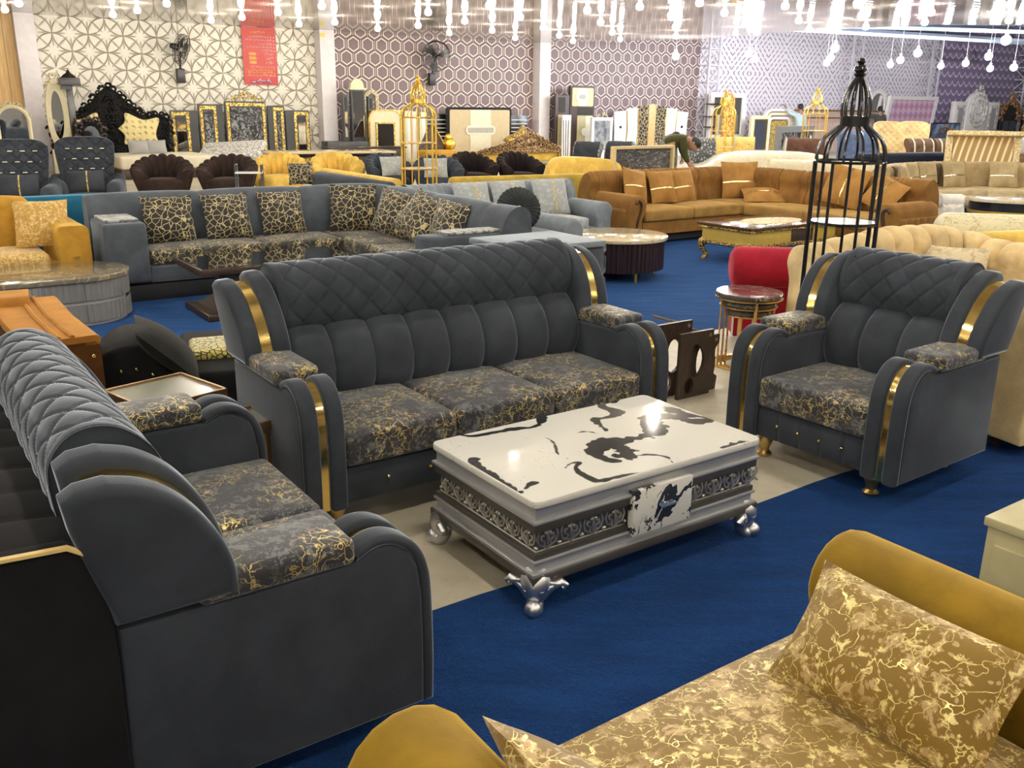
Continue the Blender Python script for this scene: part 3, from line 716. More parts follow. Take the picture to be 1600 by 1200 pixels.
# local: x runs along -u, y away from its front
def mus_roll(u):
    prof = [(.125 * math.cos(R(a)), .125 * math.sin(R(a))) for a in range(0, 360, 20)]
    mb = MB().prism([(x, z + .50) for x, z in prof], -.02, .80, 'xz', .035, 3)
    mb.prism([(-.09, .08), (.09, .08), (.09, .5), (-.09, .5)], 0.0, .78, 'xz', .02)
    return mb.xf(Matrix.Translation((-u, 0, 0)))
U0 = .35 * .819 + 1.71 * .574                              # where the thing's base lies along the furniture heading
mus_roll(.62 - U0).build('arm', mus, t, 60); mus_roll(1.86 - U0).build('arm', mus, t, 60)
MB().cushion((-(1.21 - U0), .40, .35), (1.0, .78, .15), .04, .03).build('seat_cushion', mfl, t, 60, 'gold crackle print seat cushion')
MB().box((-(1.21 - U0), .43, .17), (1.0, .78, .22), .02).build('frame', mus, t)
MB().box((-(1.21 - U0), .93, .40), (1.36, .2, .62), .08).build('backrest', mus, t)
def uv(u, v, z=0.0): return (u * .817 - v * .576, u * .576 + v * .817, z)
pillow('gold crackle print pillow leaning on the rear arm of the mustard sofa', mfl, uv(1.46, .85, .435), 35.2 - 90, 36, .47, .28, .15, 0, 'mustard sofa pillows')
pillow('gold crackle print pillow cut by the bottom edge, beside the rounded near arm', mfl, uv(.88, .84, .425), 35.2 + 90, 38, .46, .29, .14, 0, 'mustard sofa pillows')

bx = thing('side_cabinet', 'olive cream cabinet with a glossy top at the right edge of the carpet', 'cabinet', uv(2.86, .98), 35.2)
mcream = plain('olive_cream_lacquer', (.42, .37, .20), .25)
MB().box((0, 0, .225), (.50, .46, .42), .004).build('body', mcream, bx); MB().box((0, 0, .445), (.52, .48, .03), .004).build('cabinet_top', mcream, bx)
MB().box((-.253, 0, .23), (.012, .40, .3), .003).build('side_panel', mcream, bx)

# nest of round tables
brass = metal('brushed_brass', (.70, .48, .20), .28)
bmar = marble('black_marble', (.035, .033, .032), (.10, .09, .085), (.35, .30, .24), 5, .47, .512, .1)
def nest(r, h, label):
    t = thing('nesting_table', label, 'table', (1.53, 5.80, 0), 20, 'nest of three round tables')
    MB().lathe([(.001, h - .028), (r - .006, h - .028), (r, h - .024), (r, h - .006), (r - .006, h), (.001, h)], 40).build('table_top', bmar, t, 40, 'black marble table top')
    MB().tube([(r * .97 * math.cos(k * .157), r * .97 * math.sin(k * .157), h - .036) for k in range(40)], .008, 6, True).build('rim', brass, t)
    for a in (0, 70, 180, 250):
        MB().tube([(r * .95 * math.cos(R(a)), r * .95 * math.sin(R(a)), .008), (r * .95 * math.cos(R(a)), r * .95 * math.sin(R(a)), h - .03)], .0075, 6).build('leg', brass, t)
    MB().tube([(r * .95 * math.cos(k * .157), r * .95 * math.sin(k * .157), .008) for k in range(8, 40)], .0075, 6).build('base_ring', brass, t)
nest(.215, .49, 'round black marble side table with brass legs, the outermost and tallest of its nest')
nest(.182, .435, 'round black marble side table tucked second in the nest')
nest(.150, .380, 'small round black marble side table, innermost and lowest in its nest')

# dark side panels of a wooden nest of tables
dw = wood('dark_walnut', (.022, .014, .010), (.06, .036, .024), 2, .4, (8, 8, 1))
def cut_panel(u, v, w, h, label):
    t = thing('wooden_side_table', label, 'table', uv(u, v), 35.2, 'nest of dark wooden tables')
    outer = [(-w / 2, 0), (w / 2 - .01, 0), (w / 2, .08)] + curve([(w / 2 - .03, .10), (w / 2 - .022, h * .45), (w / 2 - .03, h * .72), (w / 2 - .01, h * .82)], 3) + [(w / 2, h * .86), (w / 2, h), (-w / 2, h)]
    holes = [[(-.005 + .062 * math.cos(R(a)) * (1 + .2 * math.cos(R(a))), h * .55 + .10 * math.sin(R(a))) for a in range(0, 360, 20)], [(-.045 + .035 * math.cos(R(a)), h * .18 + .05 * math.sin(R(a))) for a in range(0, 360, 24)]]
    b = bmesh.new(); E = []
    for lp in [outer] + holes:
        vs = [b.verts.new((x, 0, z)) for x, z in lp]; E += [b.edges.new((vs[i], vs[(i + 1) % len(vs)])) for i in range(len(vs))]
    bmesh.ops.triangle_fill(b, edges=E, use_beauty=True)
    g = bmesh.ops.extrude_face_region(b, geom=b.faces[:])
    for v_ in g['geom']:
        if isinstance(v_, bmesh.types.BMVert): v_.co.y += .02
    MB().bm(b).build('side_panel', dw, t, 0)
    MB().tube([(w / 2 - .03, -.004, h - .03), (w / 2 - .03, .008, h - .03)], .012, 8).build('bolt', metal('bolt_steel', (.6, .58, .55), .3), t)
    MB().tube([(w / 2 - .03, .01, h - .03), (w / 2 - .03, .3, h - .03)], .010, 8).build('stretcher', dw, t)
cut_panel(3.70, 3.62, .27, .44, 'dark wooden cut-out side table, tallest of the three beside the long sofa arm')
cut_panel(3.80, 3.54, .27, .39, 'dark wooden cut-out side table, middle one of the three beside the long sofa arm')
cut_panel(3.90, 3.58, .26, .34, 'dark wooden cut-out side table, lowest and outermost of the three beside the long sofa arm')

# bird cage stands
def birdcage(label, loc, m, r=.20, h=1.85, rot=0):
    t = thing('birdcage_stand', label, 'birdcage', loc, rot, 'decorative birdcage stands')
    zr, k = h * .735, h / 1.85
    mb = MB()
    for i in range(12):
        a = 2 * math.pi * i / 12; c, s = math.cos(a), math.sin(a)
        dome = curve([(r, zr), (r * .99, zr + .05 * k), (r * .86, zr + .115 * k), (r * .55, zr + .165 * k), (r * .40, zr + .185 * k)], 3)
        top = curve([(r * .40, zr + .235 * k), (r * .41, zr + .29 * k), (r * .34, zr + .35 * k), (r * .20, zr + .40 * k), (r * .08, zr + .435 * k)], 3)
        mb.tube([(c * q, s * q, z) for q, z in dome], .0078 * k, 5); mb.tube([(c * q, s * q, z) for q, z in top], .0062 * k, 5)
    mb.build('dome', m, t)
    for i in range(7):
        a = 2 * math.pi * i / 7 + .3; MB().tube([(r * math.cos(a), r * math.sin(a), .0), (r * math.cos(a), r * math.sin(a), zr)], (.013 if i % 3 == 0 else .009) * k, 6).build('bar', m, t)
    MB().lathe([(r * .38, zr + .182 * k), (r * .42, zr + .185 * k), (r * .42, zr + .235 * k), (r * .38, zr + .238 * k)], 24).build('collar', m, t)
    MB().lathe([(.018, zr + .43 * k), (.034, zr + .445 * k), (.022, zr + .455 * k), (.034, zr + .468 * k), (.03, zr + .485 * k), (.014, zr + .497 * k), (.024, zr + .508 * k), (.018, zr + .52 * k), (.004, zr + .53 * k)], 12).build('finial', m, t)
    sh = MATS['shelf'] if 'shelf' in MATS else plain('shelf', (.72, .72, .72), .12)
    for z in (zr, h * .56, h * .38, .06):
        MB().tube([(r * math.cos(q * .1963), r * math.sin(q * .1963), z) for q in range(32)], .008 * k, 5, True).build('hoop', m, t)
        if z < zr and z > .1: MB().lathe([(.001, z - .006), (r - .004, z - .006), (r - .004, z + .006), (.001, z + .006)], 28).build('shelf', sh, t)
    return t
blackm = metal('black_gloss_paint', (.012, .012, .013), .16); MATS['black_gloss_paint'].node_tree.nodes['Principled BSDF'].inputs['Metallic'].default_value = 0
golden = metal('yellow_gold_paint', (.86, .58, .10), .3)
birdcage('tall black birdcage stand with white shelves behind the armchair', (1.80, 5.02, 0), blackm, .178, 1.84)
birdcage('gold birdcage stand in front of the hexagon wallpaper, left of the cream headboard', (-1.36, 13.3, 0), golden, .25, 1.965)
birdcage('gold birdcage stand before the white framed mirror by the first lattice tower', (4.72, 21.4, 0), golden, .26, 2.0)
birdcage('gold birdcage stand seen behind the black birdcage', (6.72, 21.2, 0), golden, .26, 2.06)

# cream buttoned sofa behind the armchair
crm = velvet('cream_velvet', (.60, .455, .24), .25, (1, .85, .6)); crmd = plain('cream_button', (.40, .27, .12), .6)
t = thing('cream_sofa', 'cream buttoned sofa with high rolled arms, right behind the armchair', 'sofa', uv(4.57, 2.80), -66.3)
Wc, Dc = .74, 1.30
pc = arc_path([(-Wc, 0), (-Wc, Dc), (Wc, Dc), (Wc, 0)], .22)
cprof = curve([(.13, .08), (.135, .35), (.13, .62), (.145, .70), (.165, .78), (.13, .87), (.05, .905), (-.05, .885), (-.105, .80), (-.10, .68), (-.12, .50), (-.13, .34), (-.13, .08)], 4)
G = sweep(pc, cprof, .012, lambda S_, T_: np.where((T_ > .60) & (T_ < 1.16), ribs(.155, .032)(S_, T_) - .022 * groove(np.minimum((S_ / .155) % 1, 1 - (S_ / .155) % 1), .07) - .018 * np.exp(-(((S_ / .155) % 1 - 0) ** 2 + ((T_ - 1.1) / .1) ** 2) / .02), tufts(.155, .155, .026)(S_, T_)), nv=120, side=-1)
n_ = len(G); f_ = np.linspace(0, 1, n_); drop = 1 - .10 * np.clip((.16 - f_) / .16, 0, 1) - .085 * np.clip((f_ - .27) / .10, 0, 1); G[:, :, 2] *= drop[:, None]
MB().grid(G, cv=True, caps=True).build('rolled_back', crm, t, 70)
MB().box((0, .62, .20), (2 * Wc - .24, 1.1, .24), .02).build('frame', crm, t)
MB().cushion((0, .60, .375), (2 * Wc - .26, 1.12, .14), .04, .03).build('seat_cushion', crm, t, 60)
for sd in (-1, 1): MB().prism([(x * (1 if sd > 0 else -1) + sd * Wc, z * (.90 if sd < 0 else .915)) for x, z in cprof], -.03, .015, 'xz', .012).build('scroll_front', crm, t, 60)
for x in (-.68, .68):
    for y in (.06, 1.24): MB().lathe([(.02, 0), (.03, .04), (.035, .09)], 10, (x, y, 0)).build('leg', dw, t)
pfl = fleck('cream_leaf_print', (.62, .52, .33), (.38, .32, .2), (.2, .15, .08), 1.2, .35, 0.0, .7)
pillow('cream leaf print pillow on the cream sofa, half hidden by the armchair back', pfl, uv(5.05, 3.18, .46), -54.8 + 60, 25, .42, .34, .15)
pillow('cream pillow with a gathered fan half, in the corner of the cream sofa', pfl, uv(5.55, 3.06, .46), -54.8 + 30, 22, .40, .36, .15)

# red roll-arm chaise
red = velvet('red_velvet', (.26, .010, .022), .4, (.9, .2, .25)); redp = fleck('red_print', (.22, .01, .02), (.5, .1, .1), (.1, .0, .0), 2, .5, 0, .7)
t = thing('red_chaise', 'red velvet roll-arm seat behind the nest of round tables', 'sofa', (1.62, 6.35, 0), -4)
rp = curve([(.02, .03), (.02, .30), (.0, .40), (-.05, .46), (-.085, .54), (-.07, .63), (.0, .68), (.09, .67), (.15, .60), (.16, .52), (.17, .42), (.18, .03)], 4)
MB().prism([(.10, .03), (.09, .5), (.30, .5), (.30, .03)], -.03, .62, 'yz', .02).build('arm', red, t, 50)
MB().prism([(.12 + .175 * math.cos(R(a)), .535 + .145 * math.sin(R(a))) for a in range(0, 360, 12)], -.07, .64, 'yz', .06, 4).build('rolled_top', red, t, 60)
MB().box((.68, .60, .22), (.6, .8, .36), .04).build('seat', redp, t); MB().tube([(-.03, .095, .04), (-.03, .095, .30), (-.03, .09, .41)], .008, 6).build('piping', plain('white_piping', (.7, .65, .6), .6), t)

# rust and black pieces in the left corner
rust = velvet('rust_velvet', (.30, .125, .020), .35, (.9, .5, .15), .75); rust_shaded = velvet('rust_velvet_shaded', (.075, .030, .008), .12, (.3, .15, .06))  # darker copy of the rust velvet: shade of upright faces put into colour
stud = metal('gold_stud', (.9, .7, .3), .2)
t = thing('rust_corner_seat', 'rust brown velvet corner seat with stud trim, left of the black studded chaise', 'armchair', (-.15, .02, 0), 0)
pa = [(-3.15, 4.35), (-2.75, 4.55), (-2.42, 4.72)]
pb = [(-2.35, 4.83), (-2.06, 4.40), (-1.74, 3.98)]
MB().grid(sweep(pa, rrect(-.155, .155, .03, .585, .02, 3), .04, nv=40), cv=True, caps=True).build('curved_back', rust_shaded, t, 60)
MB().grid(sweep(pa, rrect(-.165, .165, .52, .645, .06, 4), .04, nv=40), cv=True, caps=True).build('top_pad', rust, t, 60)  # tops split off to carry the lit tone of the same velvet
MB().grid(sweep(pb, rrect(-.015, .295, .03, .575, .01, 3), .03, nv=40), cv=True, caps=True).build('arm', rust_shaded, t, 50)
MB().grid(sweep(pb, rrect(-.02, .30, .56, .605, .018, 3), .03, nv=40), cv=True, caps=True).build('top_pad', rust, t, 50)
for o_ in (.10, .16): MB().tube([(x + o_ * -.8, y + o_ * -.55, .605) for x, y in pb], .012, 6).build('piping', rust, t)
MB().grid(sweep([(-1.80, 4.0), (-1.99, 3.86), (-2.02, 3.84)], rrect(-.012, .012, .03, .575, .006, 2), .05, nv=16), cv=True, caps=True).build('end_panel', rust_shaded, t)
sm = MB()
for k in range(4): sm.ball((-1.755, 3.965, .12 + k * .13), .010, 5)
for k in range(4): sm.ball((-1.80 - k * .055, 3.955 - k * .038, .565), .010, 5)
sm.build('stud_trim', stud, t)
t = thing('black_chaise', 'black velvet chaise with gold studs on its rounded arm', 'sofa', (-1.83, 4.20, 0), 20)
ap = [(-.22, .03)] + [(-.22 * math.cos(R(a)), .28 + .22 * math.sin(R(a))) for a in range(0, 181, 10)] + [(.22, .03)]
MB().prism(ap, 0, .52, 'xz', .025, 3).build('arm', blk, t, 60)
for x, z in ((-.05, .38), (.02, .385), (.09, .355), (-.07, .29), (.0, .28), (.12, .27), (.05, .19)): MB().ball((x, -.004, z), .010, 6).build('stud', stud, t)
MB().box((.56, .50, .18), (.68, .95, .30), .03).build('seat', blk, t)
pillow('black velvet cushion leaning on the rounded studded arm', velvet('dark_grey_velvet', (.018, .018, .017), .15, (.15, .15, .14)), (-1.57, 4.36, .335), 112, 46, .42, .38, .15)
yc = crackle('black_yellow_scale_print', (.50, .42, .10), (.012, .012, .010), 34, .12)
tag(MB().cushion((0, 0, .05), (.50, .34, .06), .025, .01, rz=R(20)).build('seat_pad', yc, None, 50), 'yellow and black scale print pad on the black chaise', 'cushion').location = (-1.50, 4.80, .295)

# small tray tables between the two sofas
trim = metal('rose_gold_trim', (.42, .28, .15), .45); fl = NT('floral_table_top'); v_ = fl.co()
_k = fl.step(fl.noise(v_, 14, 4, .7), .62, .68); fl.set(Base_Color=fl.mix(_k, (.24, .24, .19), (.28, .07, .08)), Roughness=.25, Coat_Weight=.4); MATS['floral'] = fl.m
def tray_table(label, c, rz, L, D, h):
    t = thing('tray_table', label, 'table', (c[0], c[1], 0), rz, 'gilt edged tray tables')
    MB().box((0, 0, h - .03), (L, D, .02)).build('table_top', MATS['floral'], t, 30, 'glass top over a pale floral sheet')
    mb = MB()
    for y in (-D / 2, D / 2): mb.box((0, y, h - .026), (L + .012, .012, .034), .003)
    for x in (-L / 2, L / 2): mb.box((x, 0, h - .026), (.012, D + .012, .034), .003)
    mb.box((0, 0, h - .055), (L - .02, D - .02, .02)); mb.build('rim', trim, t)
    for x in (-L / 2 + .03, L / 2 - .03):
        for y in (-D / 2 + .03, D / 2 - .03): MB().box((x, y, (h - .06) / 2), (.03, .03, h - .06)).build('leg', trim, t)
tray_table('gilt edged tray table with a floral top beside the gold flecked armrest pad', (-1.49, 3.72), -40, .36, .36, .45)
tray_table('gilt edged tray table half hidden by the left arm of the three seat sofa', (-1.08, 3.46), -48, .22, .18, .42)
# ------------------------------------------------------------------ sofas and tables of the middle ground
def loc2(o2, rz, x, y):
    a = R(rz); return (o2[0] + x * math.cos(a) - y * math.sin(a), o2[1] + x * math.sin(a) + y * math.cos(a))
gry = velvet('slate_velvet', (.066, .077, .092), .5, (.4, .45, .5)); grp = crackle('grey_board_print', (.36, .37, .35), (.13, .13, .13), 12, .12)
bgc = crackle('black_gold_crackle', (.012, .011, .009), (.48, .39, .20), 19, .055); bgf = fleck('black_gold_seat', (.012, .012, .010), (.07, .065, .05), (.50, .40, .2), 1.6, .55, .2, .6, .05)
plinth = plain('dark_plinth', (.02, .02, .022), .7)
# slate corner sofa
F0, FR = (-3.05, 7.6), 33.5
t = thing('corner_sofa', 'slate grey corner sofa with black and gold crackle pillows, behind the dark pedestal table', 'sofa', (*F0, 0), FR)
bp = arc_path([(-.36, .66), (2.40, .66), (2.40, -1.95)], .35)
MB().grid(sweep(bp, curve([(.12, .16), (.14, .40), (.16, .55), (.13, .72), (.06, .82), (-.03, .855), (-.11, .82), (-.14, .70), (-.14, .16)], 4), .03, ribs(.97, .02), nv=50), cv=True, caps=True).build('backrest', gry, t, 60)
sp = arc_path([(0, .30), (2.05, .30), (2.05, -1.72)], .02, 2)
MB().grid(sweep([(0, .30), (2.05, .30), (2.05, -1.72)], rrect(-.30, .32, .15, .30, .02), .05, nv=24), cv=True, caps=True).build('frame', gry, t, 50)
for a, b, c_, d in ((0, 1.0, 0, .58), (1.0, 1.74, 0, .58)): MB().cushion(((a + b) / 2, (c_ + d) / 2 - .0, .355), (b - a - .006, d - c_, .125), .03, .02).build('seat_cushion', bgf, t, 50, 'black and gold print seat cushion')
for a, b in ((.58, -.55), (-.55, -1.70)): MB().cushion((2.02, (a + b) / 2, .355), (.56, a - b - .006, .125), .03, .02).build('seat_cushion', bgf, t, 50, 'black and gold print seat cushion')
ar = MB().box((-.18, .35, .41), (.34, .78, .50), .03).build('arm', gry, t); MB().box((-.18, .38, .672), (.27, .60, .022), .006).build('arm_board', grp, ar, 30, 'grey printed arm board')
ar = MB().box((2.04, -1.83, .41), (.90, .22, .50), .03).build('arm', gry, t); MB().box((2.10, -1.83, .672), (.66, .18, .022), .006).build('arm_board', grp, ar, 30, 'grey printed arm board')
MB().grid(sweep([(-.30, .34), (2.05, .34), (2.05, -1.9)], rrect(-.28, .36, 0, .15, .01), .1, nv=20), cv=True, caps=True).build('plinth', plinth, t)
def slp(label, x, y, rz, lean=18, w=.44, h=.42, roll=0, m=None, **k):
    X, Y = loc2(F0, FR, x, y); pillow(label, m or bgc, (X, Y, .425), FR + rz, lean, w, h, .15, roll, 'crackle pillows on the slate corner sofa', **k)
slp('black and gold crackle pillow next to the left arm of the slate corner sofa', .27, .36, -4)
slp('black and gold crackle pillow second from the left arm of the slate corner sofa', .80, .37, 5)
slp('black and gold crackle pillow third from the left arm of the slate corner sofa', 1.33, .40, 3)
slp('black and gold crackle pillow upright in the corner of the slate corner sofa', 1.98, .30, -25, 14, .46, .46)
slp('black and gold crackle pillow leaning just right of the slate sofa corner', 2.06, -.30, -62, 24, .44, .44, 8)
slp('black and gold crackle pillow tipped over, middle on the right wing of the slate sofa', 2.02, -.78, -70, 32, .46, .44, 22)
slp('black and gold crackle pillow nearest the printed right arm of the slate sofa', 2.12, -1.22, -78, 18, .42, .42, 6)

# dark pedestal table
dwg = wood('dark_table_wood', (.026, .016, .011), (.055, .032, .02), 1.5, .3); dgl = plain('dark_glass', (.012, .011, .010), .04, 0, 1.0, .8)
t = thing('pedestal_table', 'dark wooden coffee table with a glossy black top on a curved pedestal', 'table', (-2.00, 7.40, 0), 35.2)
MB().box((0, 0, .385), (1.30, .66, .05), .006).build('table_top', dwg, t); MB().box((0, 0, .413), (1.27, .63, .008)).build('glass_sheet', dgl, t, 30, 'glossy black sheet')
MB().prism([(x, z) for x, z in curve([(-.52, .36), (-.42, .28), (-.38, .20), (-.40, .12), (-.54, .06)], 4)] + [(.54, .06)] + [(-x, z) for x, z in curve([(-.52, .36), (-.42, .28), (-.38, .20), (-.40, .12), (-.54, .06)], 4)[-2::-1]], -.24, .24, 'xz').build('pedestal', dwg, t)
MB().box((0, 0, .03), (1.24, .62, .06), .012).build('base', dwg, t)

# oval reeded table and mustard sofa at the left edge
reed = plain('grey_reeding', (.20, .195, .19), .35); agate = marble('grey_gold_agate', (.24, .20, .13), (.11, .095, .075), (.40, .33, .19), 6, .46, .54, .06, 3)
t = thing('oval_coffee_table', 'oval grey reeded coffee table with an agate patterned top at the left edge', 'table', uv(.86, 7.62), 35.2)
def oval(L, r, n=12): return [(L + r * math.cos(R(a)), r * math.sin(R(a))) for a in np.linspace(-90, 90, n)] + [(-L + r * math.cos(R(a)), r * math.sin(R(a))) for a in np.linspace(90, 270, n)]
MB().prism(oval(.37, .40), .335, .375, 'xy', .008).build('table_top', agate, t, 40, 'agate patterned top')
def reeded(z0, z1):
    P = np.array(oval(.37, .375, 14) + [oval(.37, .375, 14)[0]]); Q, s = resample(P, 1000); N = normals2(Q)
    k = .013 * (1 - np.abs(np.sin(s * 75)) ** .6); X = Q[:-1] + N[:-1] * (-k)[:-1, None]
    return MB().grid(np.stack([np.c_[X, np.full(len(X), z)] for z in (z0, z1)], 1), cu=True)
reeded(.03, .17).build('lower_reeding', reed, t, 20); reeded(.195, .335).build('upper_reeding', reed, t, 20)
MB().prism(oval(.37, .35), .0, .34, 'xy').build('core', plain('silver_band', (.5, .5, .52), .3), t); MB().box((-.1, -.376, .26), (.35, .012, .13), .003).build('drawer', plain('grey_board', (.22, .215, .20), .5), t)
ml = velvet('golden_mustard_velvet', (.42, .225, .03), .35, (1, .75, .25), .7); mlf = fleck('golden_mustard_print', (.42, .24, .05), (.60, .42, .15), (.75, .6, .3), 1.8, .6, .1, .7)
t = thing('mustard_wing_sofa', 'golden mustard sofa with a printed seat behind the oval reeded table', 'sofa', uv(.48, 8.12), 35.2)
MB().box((0, .42, .2), (1.9, .8, .30), .03).build('frame', ml, t); MB().cushion((-.1, .30, .37), (1.55, .60, .14), .04, .03).build('seat_cushion', mlf, t, 50)
for i in range(3): MB().cushion((-.66 + i * .53, .72, .58), (.52, .24, .50), .07, .02, rx=-.12).build('back_cushion', ml, t, 50)
for sd in (-1, 1): a_ = MB().grid(sweep([(sd * .86, -.02), (sd * .86, .80)], rrect(-.12, .12, .06, .65, .045, 4), .03, lambda S_, T_: -.008 * np.maximum(groove(np.abs(S_ - .4) - (T_ % .3), .02), 0), nv=50), cv=True, caps=True).build('arm', ml, t, 50); MB().box((sd * .86, -.03, .40), (.05, .01, .015)).build('badge', stud, a_)
pillow('golden print pillow on the mustard sofa behind the oval reeded table', mlf, (*uv(1.16, 8.42)[:2], .45), 35.2 - 12, 20, .42, .40, .15)

# teal sofa seen from behind
tea = velvet('teal_velvet', (.010, .085, .15), .5, (.2, .5, .7))
t = thing('teal_sofa', 'long teal velvet sofa seen from behind, under the two charcoal wing chairs', 'sofa', uv(.6, 9.62), 215.2)
MB().box((0, .1, .42), (3.4, .22, .70), .06).build('backrest', tea, t); MB().box((0, -.40, .24), (3.3, .8, .36), .05).build('seat', tea, t)

# light grey sofa with pillows
lgr = velvet('pale_grey_velvet', (.175, .20, .225), .5, (.6, .65, .7)); lgp = fleck('pale_grey_print', (.28, .30, .30), (.42, .43, .42), (.55, .5, .35), 1.6, .4, .1, .7)
LO, LR = uv(5.78, 7.85), 35.2
t = thing('grey_channel_sofa', 'pale grey sofa with a channelled back, behind the round dark table', 'sofa', LO, LR)
MB().grid(sheet(-1.15, 1.02, curve([(.60, .36), (.56, .50), (.57, .66), (.62, .76), (.70, .80), (.80, .77), (.84, .65), (.84, .1)], 4), 330, 40, lambda X, T: .018 * (np.clip(4 * ((X / .09) % 1) * (1 - (X / .09) % 1), 0, 1) ** .4))).build('backrest', lgr, t, 60)
MB().box((-.05, .4, .2), (2.1, .8, .26), .03).build('frame', lgr, t)
for x in (-.74, -.12, .48): MB().cushion((x, .27, .375), (.60, .56, .13), .03, .025).build('seat_cushion', lgp, t, 50)
for sd in (-1, 1):
    MB().prism(curve([(-.10, .08), (-.10, .38), (-.13, .46), (-.12, .55), (-.04, .60), (.06, .59), (.12, .52), (.10, .42), (.10, .08)], 3), -.02, .78, 'xz', .03, 3, Matrix.Translation((sd * 1.0 - .03 + .02 * sd, 0, 0))).build('arm', lgr, t, 60)
def lgpil(label, x, y, rz, m, strip=None, **k): X, Y = loc2(LO, LR, x, y); pillow(label, m, (X, Y, .45), LR + rz, 22, .46, .42, .15, 0, 'pillows on the pale grey sofa', strip, **k)
gld = crackle('gold_sequin', (.75, .56, .16), (.3, .2, .05), 40, .15)
lgpil('pale grey printed pillow with a gold band at the right end of the channelled sofa', .56, .36, -6, lgp, gld)
lgpil('pale grey printed pillow with a gold band, partly behind the round dark pillow', .02, .38, -4, lgp, gld)
lgpil('pale grey printed pillow furthest left on the channelled sofa', -.46, .38, 0, lgp, gld)
o = MB().lathe([(.001, -.05), (.08, -.075), (.17, -.06), (.205, 0), (.17, .06), (.08, .075), (.001, .055)], 40).build('round_pillow', velvet('dark_pleated_velvet', (.03, .034, .036), .3, (.3, .33, .34)), None, 60)
X, Y = .04, 8.40; o.location = (X, Y, .715); o.rotation_euler = (R(72), 0, R(8)); tag(o, 'round charcoal pleated pillow with a white button, before the pale grey pillows', 'pillow')
MB().ball((0, 0, .06), .022, 6).build('button', plain('pearl', (.8, .78, .7), .2), o)
pl = MB()
for k in range(30): a = R(k * 12); pl.tube([(.03 * math.cos(a), .03 * math.sin(a), .062), (.10 * math.cos(a), .10 * math.sin(a), .077), (.18 * math.cos(a), .18 * math.sin(a), .055), (.206 * math.cos(a), .206 * math.sin(a), .004)], .006, 4)
pl.build('pleat_ring', MATS['dark_pleated_velvet'], o)
t = thing('grey_roll_armchair', 'pale grey rolled arm armchair between the slate corner sofa and the pale grey sofa', 'armchair', (.14, 8.62, 0), 32)
for sd in (-1, 1): MB().prism(curve([(-.10, .08), (-.09, .40), (-.12, .50), (-.09, .59), (.0, .63), (.09, .59), (.12, .50), (.10, .40), (.10, .08)], 3), -.35, .35, 'xz', .035, 3, Matrix.Translation((sd * .28, 0, 0))).build('arm', lgr, t, 60)
MB().box((0, .0, .30), (.4, .66, .42), .06).build('seat', lgr, t); MB().box((0, .32, .42), (.62, .14, .62), .06).build('backrest', lgr, t)
t = thing('flat_arm_sofa', 'grey sofa with a flat ledge and buttoned side, just behind the three seat sofa', 'sofa', uv(4.10, 5.50), 35.2)
MB().box((0, 0, .35), (.80, .62, .56), .02).build('frame', gry, t); MB().box((-.02, -.02, .645), (.80, .66, .045), .012).build('ledge', lgr, t)
yy, zz = np.meshgrid(np.linspace(-.3, .3, 40), np.linspace(.09, .615, 40), indexing='ij')
xx = .425 - .03 * np.maximum(groove(np.abs(((yy / .15 + zz / .16) % 1) - .5), .09), groove(np.abs(((yy / .15 - zz / .16) % 1) - .5), .09))
MB().grid(np.stack([xx, yy, zz], 2)).build('buttoned_side', lgr, t, 60)

# round table
t = thing('round_coffee_table', 'round coffee table with a beige marble top on a dark fluted drum and gold legs', 'table', (1.03, 9.02, 0), 0)
bei = marble('beige_marble', (.72, .62, .42), (.55, .46, .30), (.36, .29, .18), 4, .47, .52, .1)
MB().lathe([(.001, .385), (.485, .385), (.49, .392), (.49, .415), (.482, .42), (.001, .42)], 56).build('table_top', bei, t, 40, 'beige marble top')
a_ = np.linspace(0, 2 * np.pi, 361)[:-1]; rr = .455 + .006 * np.sign(np.sin(a_ * 60))
MB().grid(np.stack([np.c_[rr * np.cos(a_), rr * np.sin(a_), np.full(360, z)] for z in (.10, .385)], 1), cu=True).lathe([(.001, .10), (.45, .10), (.45, .38), (.001, .38)], 40).build('drum', plain('aubergine_lacquer', (.020, .010, .012), .3), t, 20)
for a in (20, 110, 200, 290): MB().tube([(.38 * math.cos(R(a)), .38 * math.sin(R(a)), .10), (.41 * math.cos(R(a)), .41 * math.sin(R(a)), .085), (.415 * math.cos(R(a)), .415 * math.sin(R(a)), 0)], [.03, .018, .012], 8).build('leg', golden, t)

# camel corner sofa
cam_ = velvet('camel_velvet', (.20, .098, .026), .4, (.8, .5, .22), .75); camf = velvet('camel_seat', (.30, .175, .05), .3, (1, .7, .3), .7)
CO, CR = (1.57, 11.05), 35.2
t = thing('camel_corner_sofa', 'camel brown corner sofa with pleated back panels around the gold carved table', 'sofa', (*CO, 0), CR)
cpth = arc_path([(-.30, .78), (2.50, .78), (2.50, -2.15)], .75, 12)
cpr = curve([(-.16, .12), (-.17, .45), (-.16, .62), (-.10, .78), (.0, .865), (.10, .84), (.16, .74), (.14, .62), (.18, .52), (.17, .36), (.12, .12)], 4)
def camd(S_, T_):
    k = (S_ % .92) / .92; inn = (k > .12) & (k < .62)
    u = (S_ / .052) % 1
    return np.where(inn & (T_ > .80), -.016 + .018 * np.abs(np.sin(np.pi * u)) ** .6, 0) - .022 * groove((k - .0) * .92, .03) - .012 - .022 * groove((k - .12) * .92, .015) - .022 * groove((k - .62) * .92, .015) - .022 * groove((k - 1.0) * .92, .02)
MB().grid(sweep(cpth, cpr, .009, camd, nv=60), cv=True, caps=True).build('backrest', cam_, t, 60)
MB().grid(sweep([(-.02, .36), (2.08, .36), (2.08, -2.0)], rrect(-.36, .36, .12, .30, .02), .05, nv=24), cv=True, caps=True).build('frame', cam_, t, 50)
